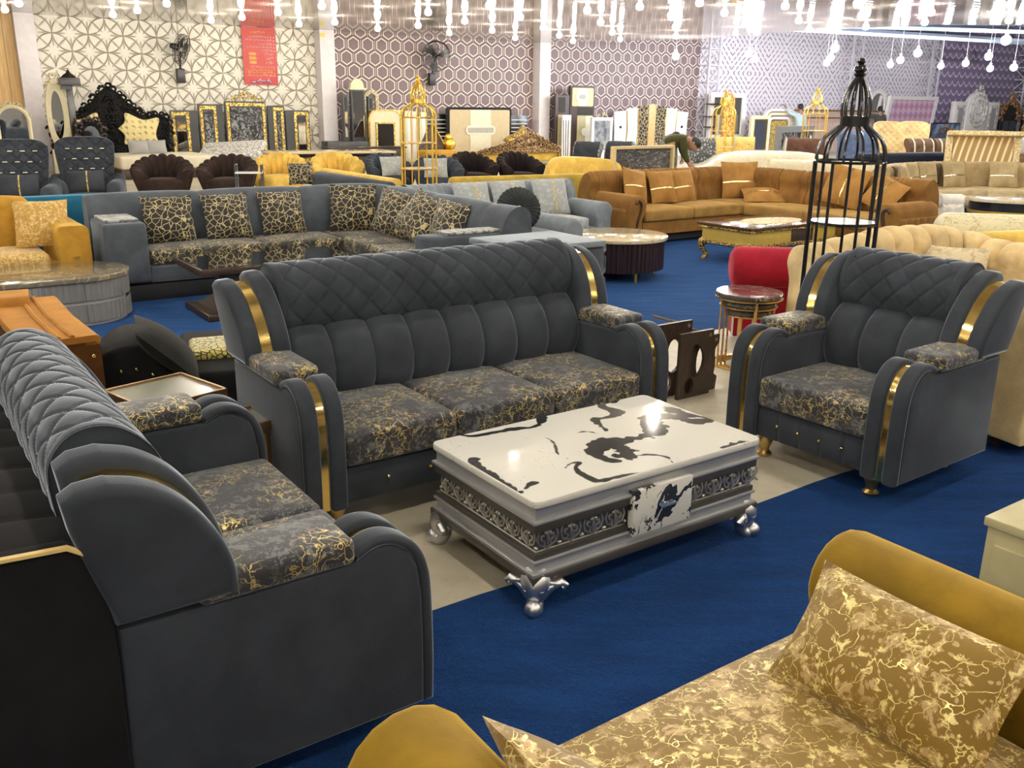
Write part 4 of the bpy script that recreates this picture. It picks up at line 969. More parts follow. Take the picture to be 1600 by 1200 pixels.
for a, b in ((0, .84), (.84, 1.70)): MB().cushion(((a + b) / 2, .31, .36), (b - a - .008, .66, .14), .03, .02).build('seat_cushion', camf, t, 50)
MB().cushion((2.03, .31, .36), (.66, .66, .14), .03, .02).build('seat_cushion', camf, t, 50)
for a, b in ((-.03, -.98), (-.98, -1.95)): MB().cushion((2.03, (a + b) / 2, .36), (.66, a - b - .008, .14), .03, .02).build('seat_cushion', camf, t, 50)
def camarm(M):
    scr = curve([(-.12, .08), (-.10, .30), (-.15, .42), (-.16, .54), (-.08, .61), (.03, .61), (.10, .55), (.12, .44), (.13, .25), (.12, .08)], 4)
    a_ = MB().prism(scr, -.06, .80, 'xz', .04, 3, M).build('arm', cam_, t, 60)
    MB().tube([M @ Vector((x * .82, -.066, z)) for x, z in curve([(.02, .12), (.0, .3), (-.05, .42), (-.06, .52), (.0, .56), (.05, .52)], 4)], .022, 6, flat=.6).build('scroll_trim', wood('dark_scroll', (.03, .016, .01), (.07, .04, .025), 3, .25), a_)
    MB().grid(sweep([(0, -.0), (0, .78)], rrect(.10, .145, .10, .46, .015), .02, ribs(.13, .02), nv=30), cv=True, caps=True).xf(M).build('buttoned_side', cam_, a_, 50)
camarm(Matrix.Translation((-.17, 0, 0)) @ Matrix.Diagonal((-1, 1, 1, 1))); camarm(Matrix.Translation((1.72, -2.14, 0)) @ Matrix.Rotation(R(-90), 4, 'Z') @ Matrix.Diagonal((1, 1, 1, 1)))
MB().grid(sweep([(0, .40), (2.1, .40), (2.1, -2.0)], rrect(-.34, .30, 0, .12, .01), .1, nv=20), cv=True, caps=True).build('plinth', plinth, t)
camp = velvet('camel_pillow', (.32, .165, .045), .4, (.9, .6, .25), .7); strp = metal('bright_gold_ribbon', (1, .8, .35), .25)
def cpil(label, x, y, rz, lean=20, w=.42, h=.43, roll=0, ax='h'):
    X, Y = loc2(CO, CR, x, y); pillow(label, camp, (X, Y, .445), CR + rz, lean, w, h, .16, roll, 'pillows on the camel corner sofa', strp, strip_axis=ax)
cpil('camel pillow with a gold ribbon, next to the left scroll arm of the camel sofa', .30, .42, 8, 20, .42, .43, 12)
cpil('camel pillow with a gold ribbon, second from the left scroll arm of the camel sofa', .74, .42, -4)
cpil('camel pillow with a gold ribbon, third from the left scroll arm of the camel sofa', 1.14, .44, 2)
cpil('camel pillow with a gold ribbon, upright in the corner of the camel sofa', 2.14, .40, -24, 15, .54, .50)
cpil('camel pillow lying flat on the seat in the corner of the camel sofa', 2.06, -.10, -40, 72, .56, .42)
cpil('camel pillow with a gold ribbon, seen through the bars of the black birdcage', 2.16, -1.15, -80, 20, .55, .50, 10, 'v')
cpil('camel pillow with a gold ribbon, tipped against the right scroll arm of the camel sofa', 2.08, -1.68, -95, 35, .52, .42, 18, 'v')

# gold carved table
gw = metal('old_gold', (.50, .36, .10), .35); gwd = carved('gold_rope_carving', (.05, .03, .015), (.62, .42, .12), 60, .35, .5)
t = thing('carved_gold_table', 'square gold table with dark carved rims and curved legs in front of the camel sofa', 'table', (2.88, 10.30, 0), 35.2)
MB().box((0, 0, .30), (1.42, .70, .17), .004).build('apron', plain('gold_panel', (.46, .33, .07), .3), t); MB().box((.12, -.353, .30), (.36, .012, .15), .002).build('drawer', dwg, t)
mb = MB().box((0, 0, .405), (1.52, .78, .025), .006); mb.box((0, 0, .385), (1.48, .74, .02), .004); mb.build('table_top', wood('dark_gloss_wood', (.05, .022, .01), (.12, .06, .03), 2, .12), t)
mb = MB()
for y in (-.37, .37): mb.tube([(-.74, y, .375), (.74, y, .375)], .013, 6).tube([(-.72, y, .21), (.72, y, .21)], .022, 6)
for x in (-.74, .74): mb.tube([(x, -.37, .375), (x, .37, .375)], .013, 6).tube([(x * .97, -.37, .21), (x * .97, .37, .21)], .022, 6)
mb.build('rope_trim', gwd, t)
MB().prism([(x * .45, y * .24) for x, y in [(math.cos(R(a)), math.sin(R(a))) for a in range(0, 360, 12)]], .416, .421, 'xy').build('inlay', carved('gold_inlay', (.35, .2, .05), (.75, .55, .2), 40, .3), t)
for sx in (-1, 1):
    for sy in (-1, 1): MB().tube([(sx * (.66 + a), sy * (.31 + a * .6), z) for a, z in curve([(.02, .22), (.06, .17), (.03, .10), (.0, .04), (.05, .012)], 4)], [.05, .05, .048, .045, .04, .036, .033, .03, .028, .026, .025, .024, .023, .022, .024, .026, .022], 8).build('leg', gwd, t, 60)
# ------------------------------------------------------------------ shell chairs, wing chairs and the rows further back
def shell_chair(name, label, loc, rz, m, w=.89, group=None):
    t = thing(name, label, 'armchair', loc, rz, group)
    n = 150; A = np.linspace(-118, 118, n); nr = 13
    prof = curve([(-.10, .34), (-.08, .5), (-.10, .72), (-.06, .94), (.03, 1.0), (.09, .93), (.07, .7), (.03, .4), (.0, .12)], 4)
    G = []
    for a in A:
        q = R(a); h = .60 + .21 * (math.cos(q / 1.32) ** 2) if True else 0
        rb = abs(math.sin(math.pi * (a + 118) / 236 * nr)) ** .45
        rad = .36 * (1.0 + .12 * math.cos(2 * q)); row = []
        for o_, z in prof:
            r_ = rad + o_ + .07 * z + (.075 * (rb - 1) if z > .3 else 0)
            row.append((r_ * math.sin(q) * w / .86, r_ * math.cos(q), z * h - (.055 * (1 - rb) if z > .85 else 0)))
        G.append(row)
    MB().grid(np.array(G), cv=True, caps=True).build('shell_back', m, t, 70)
    MB().lathe([(.001, .12), (.33, .12), (.36, .18), (.36, .36), (.33, .42), (.2, .45), (.001, .455)], 28, sx=w / .9).build('seat', m, t, 60)
    for x in (-.25, .25):
        for y in (-.22, .22): MB().lathe([(.012, 0), (.02, .12)], 8, (x, y, 0)).build('leg', golden, t)
    return t
brn = velvet('dark_brown_velvet', (.030, .019, .016), .35, (.3, .22, .2)); yel = velvet('yellow_velvet', (.68, .45, .10), .35, (1, .85, .45), .7); chc = velvet('charcoal_blue_velvet', (.036, .043, .056), .4, (.3, .35, .42)); dbk = velvet('brown_black_velvet', (.016, .011, .012), .35, (.22, .18, .18))
c = shell_chair('shell_chair', 'dark brown channel shell chair beside the charcoal wing chair', (-5.62, 14.85, 0), 18, brn)
dup(c, (-4.66, 15.1, 0), 6, 'dark brown channel shell chair next to the yellow shell chairs')
c = shell_chair('shell_chair', 'yellow channel shell chair, the left one of the two', (-4.02, 15.85, 0), 8, yel)
dup(c, (-3.10, 16.35, 0), 20, 'yellow channel shell chair, the right one of the two, partly behind the low charcoal sofa')
c = shell_chair('shell_chair', 'charcoal shell chair holding a pale printed pillow, left of the gold birdcage', (-2.12, 16.0, 0), 30, chc, .79)
dup(c, (-1.28, 15.7, 0), 10, 'charcoal shell chair seen through the bars of the gold birdcage')
c = shell_chair('shell_chair', 'brown black shell chair nearest the gold birdcage', (-.72, 16.9, 0), 22, dbk, .80)
dup(c, (.12, 17.2, 0), 22, 'brown black shell chair in front of the carved brown footboard')
pillow('pale printed pillow in the charcoal shell chair left of the gold birdcage', lgp, (-2.05, 15.75, .46), 30, 22, .40, .34, .14)
pillow('pale printed pillow behind the gold birdcage bars', lgp, (-1.30, 15.45, .46), 10, 22, .40, .34, .14)
def wing_chair(label, loc, rz, m, pm, h=1.15, w=.84, bars=True, group=None):
    t = thing('wing_chair', label, 'armchair', loc, rz, group)
    G = []
    ns, nt = 60, 70
    for i in range(ns):
        s = -1 + 2 * i / (ns - 1); row = []
        for j in range(nt):
            k = j / (nt - 1); z = .36 + (h - .36) * k
            hw = w * (.42 + .13 * k - .04 * max(0, (k - .8) / .2) ** 2)
            x = s * hw; y = .22 + .20 * k * .6 - .16 * abs(s) ** 3 * (1 - .3 * k)
            u = x / .14 + z / .13; v_ = x / .14 - z / .13
            y += .018 * max(math.exp(-((((u % 1) - .5) / .10) ** 2)) * 0, math.exp(-(min(u % 1, 1 - u % 1) / .1) ** 2), math.exp(-(min(v_ % 1, 1 - v_ % 1) / .1) ** 2))
            if k > .97: z -= .03 * abs(s) ** 4
            row.append((x, y, z - .05 * abs(s) ** 6 * k))
        G.append(row)
    G = np.array(G); B = G.copy(); B[:, :, 1] += .13
    full = np.concatenate([G, B[:, ::-1]], 1)
    MB().grid(full, cv=True, caps=True).build('backrest', m, t, 60)
    if bars:
        k = 0
        for r_ in range(4):
            for q in range(5 - r_ % 2):
                x = (q - 2 + .5 * (r_ % 2)) * .14; z = .62 + r_ * .13
                MB().box((x, .225 + .07 * (z - .36) / .8, z), (.055, .03, .012), .003).build('gold_bar', plain('pale_gold', (.75, .68, .5), .3), t)
    for sd in (-1, 1): MB().prism(curve([(-.30, .12), (-.32, .45), (-.26, .58), (-.12, .61), (.15, .62), (.30, .66), (.30, .12)], 3), -.085, .085, 'yz', .06, 4, Matrix.Translation((sd * (w / 2 + .0), 0, 0)) @ Matrix.Rotation(R(-8 * sd), 4, 'Z')).build('arm', m, t, 60)
    MB().cushion((0, -.03, .36), (w - .1, .56, .18), .05, .03).build('seat_cushion', m, t, 50); MB().box((0, .0, .2), (w, .58, .16), .03).build('frame', m, t)
    for x in (-.34, .34):
        for y in (-.22, .24): MB().lathe([(.015, 0), (.022, .12)], 8, (x, y, 0)).build('leg', dw, t)
    return t
wch = velvet('wing_charcoal_velvet', (.040, .045, .056), .4, (.3, .35, .42))
wing_chair('charcoal buttoned wing chair at the left edge behind the teal sofa', (-6.10, 11.40, 0), 24, wch, gld, 1.15, .69)
wing_chair('charcoal buttoned wing chair beside the dark brown shell chairs', (-5.64, 12.25, 0), 22, wch, gld, 1.16, .69)
pillow('charcoal pillow with a gold band on the wing chair at the left edge', wch, (-6.06, 11.28, .46), 22, 14, .50, .30, .14, 0, None, gld)
pillow('charcoal pillow with a gold band on the wing chair beside the brown shell chairs', wch, (-5.61, 12.12, .46), 22, 14, .48, .30, .14, 0, None, gld)

# low sofas before the shell chairs
t = thing('low_sofa', 'low charcoal sofa back with a mustard top edge, before the yellow shell chairs', 'sofa', (-2.2, 12.6, 0), -54.8)
MB().prism(curve([(-.10, .10), (-.12, .45), (-.10, .62), (-.02, .68), (.06, .66), (.08, .55), (.08, .10)], 3), -1.15, 1.15, 'yz', .05, 3).build('backrest', chc, t, 60); MB().grid(sweep([(-1.1, 0), (1.1, 0)], rrect(-.16, -.02, .55, .72, .05), .05, nv=24), cv=True, caps=True).build('mustard_roll', yel, t, 60)
MB().box((0, .42, .25), (2.2, .7, .34), .05).build('seat', yel, t)
pillow('black and gold crackle pillow left of the low charcoal sofa', bgc, (-3.05, 13.3, .50), 20, 20, .36, .32, .13)
oliv = velvet('olive_yellow_velvet', (.36, .25, .04), .35, (.8, .65, .2), .7)
t = thing('olive_sofa', 'long olive yellow sofa seen from behind, above the pale grey channelled sofa', 'sofa', (.35, 13.9, 0), 207)
MB().box((0, .05, .34), (2.9, .24, .60), .07).build('backrest', oliv, t); MB().box((0, -.45, .22), (2.9, .8, .38), .05).build('seat', oliv, t)
t = thing('mustard_daybed', 'mustard daybed with a rounded head, behind the olive yellow sofa', 'sofa', (1.16, 15.6, 0), 20)
MB().prism(curve([(-.62, .2), (-.66, .55), (-.58, .74), (-.40, .82), (.2, .80), (.55, .74), (.66, .55), (.66, .2)], 4), -.2, .2, 'xz', .09, 4).build('headrest', yel, t, 60); MB().box((.1, .3, .25), (1.1, .45, .4), .08).build('mattress', yel, t)
pillow('small yellow pillow leaning on the mustard daybed', yel, (.74, 15.25, .50), 20, 30, .34, .26, .12)
tag(MB().cushion((0, 0, .3), (.95, .6, .55), .12, .06, rz=.3).build('wrapped_ottoman', crm, None, 60), 'cream padded ottoman left of the plastic wrapped table top', 'ottoman').location = (1.2, 16.8, 0)
# plastic wrapped board in a pale wooden frame
t = thing('wrapped_board', 'dark board in a pale timber frame under shiny plastic wrap, before the stooping man', 'board', (2.2, 16.1, 0), 41)
wrap = NT('plastic_wrap'); v_ = wrap.co(); n_ = wrap.noise(wrap.map(v_, scale=(1, 1, 5)), 9, 5, .7, 1.5); wrap.bump(n_, .9, .02)
wrap.set(Base_Color=wrap.mix(wrap.step(n_, .52, .66), (.025, .024, .03), (.45, .44, .42)), Roughness=.15, Coat_Weight=.6)
MB().box((0, 0, .60), (1.42, .05, .70), .004).build('panel', wrap.m, t)
mb = MB()
for z in (.245, .965): mb.box((0, -.02, z), (1.56, .09, .05), .005)
for x in (-.755, .755): mb.box((x, -.02, .60), (.055, .09, .76), .005)
mb.build('frame', plain('pale_timber', (.62, .47, .24), .4), t)
for x in (-.7, .7): MB().box((x, .02, .12), (.05, .07, .24)).build('leg', MATS['pale_timber'], t)
# bench table with chrome frame in front of the yellow chairs
chrome = metal('chrome', (.75, .75, .75), .15)
t = thing('chrome_side_table', 'small chrome framed side table in front of the yellow shell chairs', 'table', (-4.05, 14.2, 0), 10)
MB().box((0, 0, .60), (.4, .3, .02), .004).build('table_top', plain('white_glass', (.75, .75, .72), .1), t)
for x in (-.19, .19): MB().tube([(x, -.14, 0), (x, -.14, .72), (x, .14, .72), (x, .14, 0)], .012, 6).build('frame', chrome, t)

# tan curved sofa, oval table and the pieces at the right edge
tan = velvet('tan_velvet', (.34, .25, .13), .3, (.9, .75, .5), .75); tand = velvet('taupe_velvet', (.13, .10, .07), .3, (.5, .42, .35)); tans = velvet('tan_seat', (.50, .40, .23), .25, (1, .85, .6), .7)
t = thing('curved_sofa', 'curved tan sofa with striped back sections behind the oval black table', 'sofa', (0, 0, 0), 0)
cv = [tuple(p) for p in curve([(5.6, 14.3), (6.3, 15.3), (7.3, 15.85), (8.4, 15.85), (9.5, 15.3), (10.4, 14.4)], 10)]
MB().grid(sweep(cv, curve([(-.12, .1), (-.13, .6), (-.08, .76), (.02, .80), (.12, .76), (.16, .62), (.15, .1)], 3), .02, lambda S_, T_: -.02 * groove(((S_ + .2) % .62) - .31, .015) - np.where(((S_ + .2) % 1.24) < .62, .008 * np.abs(np.sin(S_ * 40)), 0), nv=40), cv=True, caps=True).build('backrest', tan, t, 60)
MB().grid(sweep(cv, rrect(.10, .82, .12, .40, .04, 3), .04, ribs(.9, .02), nv=40), cv=True, caps=True).build('seat', tans, t, 60)
for a, b in ((0.35, .62), (1.9, 2.15)): MB().grid(sweep(cv, rrect(-.02, .18, .42, .78, .06, 3), .03, s0=a, s1=b, nv=30), cv=True, caps=True).build('dark_section', tand, t, 60)
MB().box((5.5, 13.95, .45), (.8, .3, .28), .12, 4, rz=-.5).build('arm', oliv, t)
Q, s = resample(cv, 200); T_ = np.gradient(Q, axis=0)
tanp = velvet('tan_pillow', (.40, .31, .17), .3, (.9, .8, .5), .75)
for k, (sv, lab) in enumerate(((.30, 'tan pillow at the left end of the curved sofa'), (1.0, 'tan pillow second from the left end of the curved sofa'), (1.62, 'tan pillow with a silver ribbon, third from the left end of the curved sofa'), (2.32, 'tan pillow with a silver ribbon at the middle of the curved sofa'), (3.30, 'tan pillow with a silver ribbon, nearest the right edge on the curved sofa'))):
    i = int(np.searchsorted(s, sv)); tx, ty = T_[i] / np.linalg.norm(T_[i]); nx, ny = ty, -tx
    pillow(lab, tanp, (Q[i][0] + nx * .36, Q[i][1] + ny * .36, .40), math.degrees(math.atan2(ty, tx)), 14, .46, .44, .15, 0, 'pillows on the curved sofa', metal('silver_ribbon', (.85, .8, .6), .25), strip_axis='h')
t = thing('oval_table', 'oval black table with a pale marble top and gold trim at the right edge', 'table', (7.45, 13.2, 0), 0)
MB().prism([(1.0 * math.cos(R(a)), .62 * math.sin(R(a))) for a in range(0, 360, 10)], .40, .45, 'xy', .008).build('table_top', bei, t); mb = MB()
nav = plain('navy_lacquer', (.010, .011, .016), .2)
MB().prism([(.92 * math.cos(R(a)), .55 * math.sin(R(a))) for a in range(0, 360, 10)], .27, .40, 'xy').build('apron', nav, t); MB().prism([(.9 * math.cos(R(a)), .53 * math.sin(R(a))) for a in range(0, 360, 10)], .0, .14, 'xy').build('base', nav, t)
for x, y in ((-.75, -.15), (.75, -.15), (0, .45)): MB().box((x, y, .2), (.12, .2, .26), .02).build('leg', nav, t)
MB().prism([(.93 * math.cos(R(a)), .56 * math.sin(R(a))) for a in range(0, 360, 10)], .235, .275, 'xy').build('gold_trim', golden, t)
wht = velvet('white_velvet', (.72, .69, .63), .2, (1, 1, 1), .7)
t = thing('white_sofa', 'white buttoned sofa end between the camel sofa and the oval black table', 'sofa', (5.45, 11.85, 0), 8)
MB().grid(sweep([(-.14, 0), (.14, 0)], rrect(-.30, .35, .0, .5, .04), .02, tufts(.13, .16, .03), nv=60), cv=True, caps=True).build('frame', wht, t, 60); MB().tube([(-.14, -.22, .53), (.15, -.22, .53)], .09, 12).build('rolled_arm', wht, t)
t = thing('yellow_armchair', 'yellow velvet armchair behind the cream buttoned sofa', 'armchair', (4.02, 7.75, 0), 200)
MB().box((0, .22, .40), (.75, .18, .56), .07, 4).build('backrest', yel, t); MB().box((0, -.12, .24), (.7, .6, .34), .05).build('seat', yel, t)
for sd in (-1, 1): MB().prism(curve([(-.09, .08), (-.09, .45), (-.05, .54), (.04, .55), (.09, .48), (.09, .08)], 3), -.42, .25, 'xz', .03, 3, Matrix.Translation((sd * .38, 0, 0))).build('arm', yel, t, 60)
lpf = fleck('yellow_leaf_print', (.60, .54, .34), (.42, .37, .2), (.06, .05, .02), 1.6, .4, 0, .7)
t = thing('leaf_print_sofa', 'cream leaf print sofa back at the right edge, behind the yellow armchair', 'sofa', (4.75, 8.55, 0), 165)
MB().prism(curve([(-.28, .08), (-.30, .48), (-.2, .64), (.0, .70), (.2, .64), (.28, .48), (.28, .08)], 4), -.75, .75, 'yz', .10, 4).build('backrest', lpf, t, 60); MB().box((0, -.5, .2), (1.4, .7, .3), .05).build('seat', lpf, t)
# cream and wrapped sofas behind the camel sofa
t = thing('cream_long_sofa', 'long cream sofa with seamed back seen over the camel sofa', 'sofa', (5.45, 16.45, 0), -8)
MB().grid(sweep([(-.95, 0), (.95, 0)], rrect(-.22, .22, .08, .76, .12, 4), .02, lambda S_, T_: -.02 * groove((S_ % .38) - .19, .015), nv=40), cv=True, caps=True).build('backrest', plain('cream_leather', (.70, .60, .40), .45), t, 60); MB().box((0, .6, .22), (1.9, .8, .36), .05).build('seat', MATS['cream_leather'], t)
pw = NT('plastic_cover'); v_ = pw.co(); n_ = pw.noise(v_, 6, 6, .7, 1.0); pw.bump(n_, .8, .04); pw.set(Base_Color=pw.mix(n_, (.60, .53, .32), (.80, .77, .66)), Roughness=.2, Coat_Weight=.5)
tag(MB().prism(curve([(-1.40, .06), (-1.38, .44), (-.9, .58), (-.55, .76), (.3, .82), (1.2, .78), (1.40, .6), (1.42, .06)], 4), -.5, .5, 'xz', .12, 4).build('wrapped_mattress', pw.m, None, 60), 'cream mattress under clear plastic beside the stooping man', 'mattress').location = (4.70, 18.45, 0)
t = thing('navy_long_sofa', 'long black blue sofa back behind the curved tan sofa', 'sofa', (7.5, 18.2, 0), 27); nvv = velvet('navy_velvet', (.018, .022, .035), .3, (.2, .25, .35))
MB().box((0, 0, .44), (2.3, .28, .78), .08).build('backrest', nvv, t); MB().box((0, .5, .24), (2.3, .8, .38), .05).build('seat', nvv, t)
# buttoned chairs further back
def roll_chair(label, loc, rz, m, h=.95, w=.66, side=None):
    t = thing('buttoned_chair', label, 'chair', loc, rz)
    pr = curve([(.12, .40), (.10, .6), (.14, h - .14), (.22, h - .03), (.32, h), (.38, h - .08), (.34, h - .16), (.26, h - .25), (.22, .6), (.22, .40)], 4)
    P = np.array(sheet(-w / 2, w / 2, pr, 40, 60, lambda X, T: -.025 * np.exp(-((((X / .15) % 1 - .5) ** 2 + ((T / .15 + np.floor(X / .15) * .5) % 1 - .5) ** 2) / .02))))
    MB().grid(P).build('backrest', m, t, 60)
    for sd in (-1, 1): MB().prism(pr, -.012, .012, 'yz', 0, 2, Matrix.Translation((sd * w / 2, 0, 0))).build('side_trim', side or m, t)
    MB().cushion((0, -.10, .42), (w - .05, .55, .14), .05, .03).build('seat', m, t, 50)
    for x in (-w / 2 + .05, w / 2 - .05):
        for y in (-.3, .2): MB().lathe([(.015, 0), (.024, .36)], 8, (x, y, 0)).build('leg', dw, t)
    return t
cwy = velvet('straw_velvet', (.62, .46, .16), .25, (1, .85, .5), .7)
prt = crackle('silver_damask', (.30, .31, .32), (.06, .065, .07), 14, .25)
roll_chair('charcoal buttoned chair with a printed edge, left of its twin behind the wrapped board', (1.32, 18.0, 0), -25, wch, .97, .52, prt)
roll_chair('charcoal buttoned chair with a printed edge, right of its twin behind the wrapped board', (1.98, 18.4, 0), -25, wch, .97, .52, prt)
roll_chair('black printed high chair right of the stooping man', (3.98, 19.6, 0), 10, prt, 1.02, .55)
roll_chair('yellow buttoned chair nearest the first lattice tower', (4.92, 22.2, 0), -10, cwy, .96, .44)
roll_chair('yellow buttoned chair right of its twin, before the gold mirrors', (5.52, 22.5, 0), -10, cwy, .96, .44)
roll_chair('chocolate brown buttoned chair beside the gold birdcage', (6.15, 19.9, 0), -20, velvet('chocolate_velvet', (.10, .05, .035), .35, (.5, .3, .25)), 1.02, .75)
cwv = velvet('butter_velvet', (.66, .50, .26), .25, (1, .9, .6), .7)
wing_chair('butter yellow wing chair right behind the black birdcage', (8.30, 20.8, 0), -8, cwv, gld, 1.38, .62, False)
wing_chair('butter yellow wing chair, the right one of the pair', (9.12, 21.4, 0), -8, cwv, gld, 1.38, .62, False)
roll_chair('blue velvet chair seen between the bars of the black birdcage', (7.35, 20.0, 0), 0, velvet('blue_grey_velvet', (.10, .14, .25), .4, (.4, .5, .7)), 1.2, .8)
bst = NT('brown_cream_stripe'); x_, y_, z_ = bst.sep(bst.co()); k_ = bst.step(bst.m1('SINE', bst.m1('MULTIPLY', x_, 28.0)), .86, .95); bst.set(Base_Color=bst.mix(k_, (.10, .05, .02), (.75, .65, .45)), Roughness=.7)
roll_chair('brown and cream striped chair beside the butter yellow wing chairs', (8.75, 20.0, 0), 10, bst.m, 1.04, .56)
roll_chair('brown and cream striped chair beside the gold striped headboard', (9.38, 20.1, 0), 10, bst.m, 1.04, .56)
t = thing('gold_headboard', 'gold headboard with arched stripes leaning behind the curved tan sofa', 'headboard', (8.62, 17.3, 0), -18)
gst = NT('gold_arched_stripes'); x_, y_, z_ = gst.sep(gst.co()); a_ = gst.m1('ADD', x_, gst.m1('MULTIPLY', gst.m1('MULTIPLY', z_, z_), -.12)); k_ = gst.step(gst.m1('SINE', gst.m1('MULTIPLY', a_, 52.0)), .3, .8); gst.set(Base_Color=gst.mix(k_, (.34, .19, .04), (.82, .68, .36)), Roughness=.35)
MB().box((0, .02, .86), (1.0, .08, .62), .01, rx=-.2).build('panel', gst.m, t); mb = MB()
mb.box((0, -.05, 1.22), (1.28, .14, .09), .02, rx=-.2)
for x in (-.57, .57): mb.box((x, .02, .82), (.11, .12, .8), .01, rx=-.2)
mb.build('frame', carved('pale_gold_carving', (.55, .40, .16), (.80, .65, .36), 34, .35), t)
for x in (-.6, .6): MB().box((x, .1, .2), (.08, .08, .4)).build('leg', MATS['pale_gold_carving'], t)
t = thing('white_throw_bed', 'bed with a white striped cover and timber rail at the right edge', 'bed', (10.75, 18.9, 0), 10)
MB().cushion((0, .6, .95), (1.3, 1.0, .35), .1, .05).build('cover', plain('white_cover', (.75, .72, .72), .7), t); MB().box((0, .55, .62), (1.5, 1.2, .3), .02).build('rail', wood('brown_rail', (.22, .11, .05), (.4, .22, .1), 1, .4), t)
for x in (-.7, .7):
    for y in (.05, 1.05): MB().box((x, y, .24), (.1, .1, .48)).build('leg', MATS['brown_rail'], t)
# ------------------------------------------------------------------ headboards, mirrors and dressers along the back wall
def wthing(name, label, cat, s, d, group=None):
    p = wp(s, d); return thing(name, label, cat, (p.x, p.y, 0), WANG, group)
def slab(poly, y0, y1, bev=0.0): return MB().prism(poly, y0, y1, 'xz', bev, 2)
def rect(x0, x1, z0, z1, r=0.0, n=4):
    if not r: return [(x0, z0), (x1, z0), (x1, z1), (x0, z1)]
    return rrect(x0, x1, z0, z1, r, n)
def arch(x0, x1, z0, z1, n=12):
    r = (x1 - x0) / 2; c = (x0 + x1) / 2
    return [(x0, z0), (x1, z0)] + [(c + r * math.cos(R(a)), z1 - r + r * math.sin(R(a))) for a in np.linspace(0, 180, n)]
def ell(cx, cz, rx, rz, n=28): return [(cx + rx * math.cos(2 * math.pi * k / n), cz + rz * math.sin(2 * math.pi * k / n)) for k in range(n)]
def curls(mb, pts, r, y=-.02, step=None):
    """scroll ornament strung along a line of (x, z) points"""
    Q, s = resample(pts, max(3, int(resample(pts, 50)[1][-1] / (step or r * 1.5))))
    for i, (x, z) in enumerate(Q):
        k = r * (1 + .25 * math.sin(i * 2.4)); sg = 1 if i % 2 else -1
        mb.tube([(x + sg * k * (1 - .13 * j) * math.cos(j * .9), y, z + k * (1 - .13 * j) * math.sin(j * .9)) for j in range(6)], [k * .36, k * .36, k * .32, k * .28, k * .25, k * .3], 6)
    return mb
def frame_loop(mb, outer, inner, y0, y1):
    n = len(outer); vs = [(x, y, z) for y in (y0, y1) for loop in (outer, inner) for x, z in loop]; fs = []
    for i in range(n):
        j = (i + 1) % n
        fs += [(i, j, n + j, n + i), (2 * n + i, 3 * n + i, 3 * n + j, 2 * n + j), (i, 2 * n + i, 2 * n + j, j), (n + i, n + j, 3 * n + j, 3 * n + i)]
    return mb.add(vs, fs)
mirror = metal('mirror_glass', (.80, .80, .80), .02)
ivory = carved('ivory_carving', (.42, .34, .17), (.74, .66, .44), 26, .45); ivoryp = plain('ivory_paint', (.72, .64, .42), .4); whitep = plain('white_lacquer', (.76, .73, .70), .25)
blkc = carved('black_carving', (.003, .003, .003), (.014, .013, .013), 24, .45); gcar = carved('gold_carving', (.22, .13, .03), (.82, .60, .16), 26, .35, .4); bcar = carved('bronze_carving', (.055, .03, .012), (.34, .20, .07), 22, .4, .3)
gryp = plain('graphite_board', (.045, .047, .05), .4); blacks = plain('black_lacquer', (.012, .011, .011), .2); gline = metal('gold_line', (.85, .62, .22), .25)
MATS['black_carving'].node_tree.nodes['Principled BSDF'].inputs['Specular IOR Level'].default_value = .06
creamt = NT('cream_tufted'); v_ = creamt.co(); e_ = creamt.vor(v_, 7, 'F1', rand=.25); creamt.bump(creamt.step(e_, .0, .35), .8, .05); creamt.set(Base_Color=creamt.mix(creamt.step(e_, .02, .12), (.36, .26, .08), (.72, .60, .28)), Roughness=.6); creamt = creamt.m
gswirl = NT('grey_swirl_lacquer'); v_ = gswirl.co(); n_ = gswirl.noise(v_, 4, 6, .6, 4.0); gswirl.set(Base_Color=gswirl.mix(gswirl.step(n_, .45, .62), (.035, .036, .04), (.30, .30, .31)), Roughness=.15); gswirl = gswirl.m

# cream arched mirror at the left edge
t = wthing('arched_mirror', 'cream arched mirror with carved leaves at the left edge above the wing chair', 'mirror', -1.12, 4.5)
slab(arch(-.26, .24, .0, 1.48), -.02, .02).build('mirror_glass', mirror, t, 30)
MB().tube([(x, -.03, z) for x, z in [(-.28, .0)] + arch(-.28, .26, .5, 1.5)[2:][::-1] + [(.26, 0.0)]], .035, 8).build('frame', ivoryp, t)
curls(MB(), [(-.26, 1.42), (-.1, 1.54), (.08, 1.55), (.22, 1.42), (.28, 1.25)], .045).build('carved_crest', ivory, t, 60)
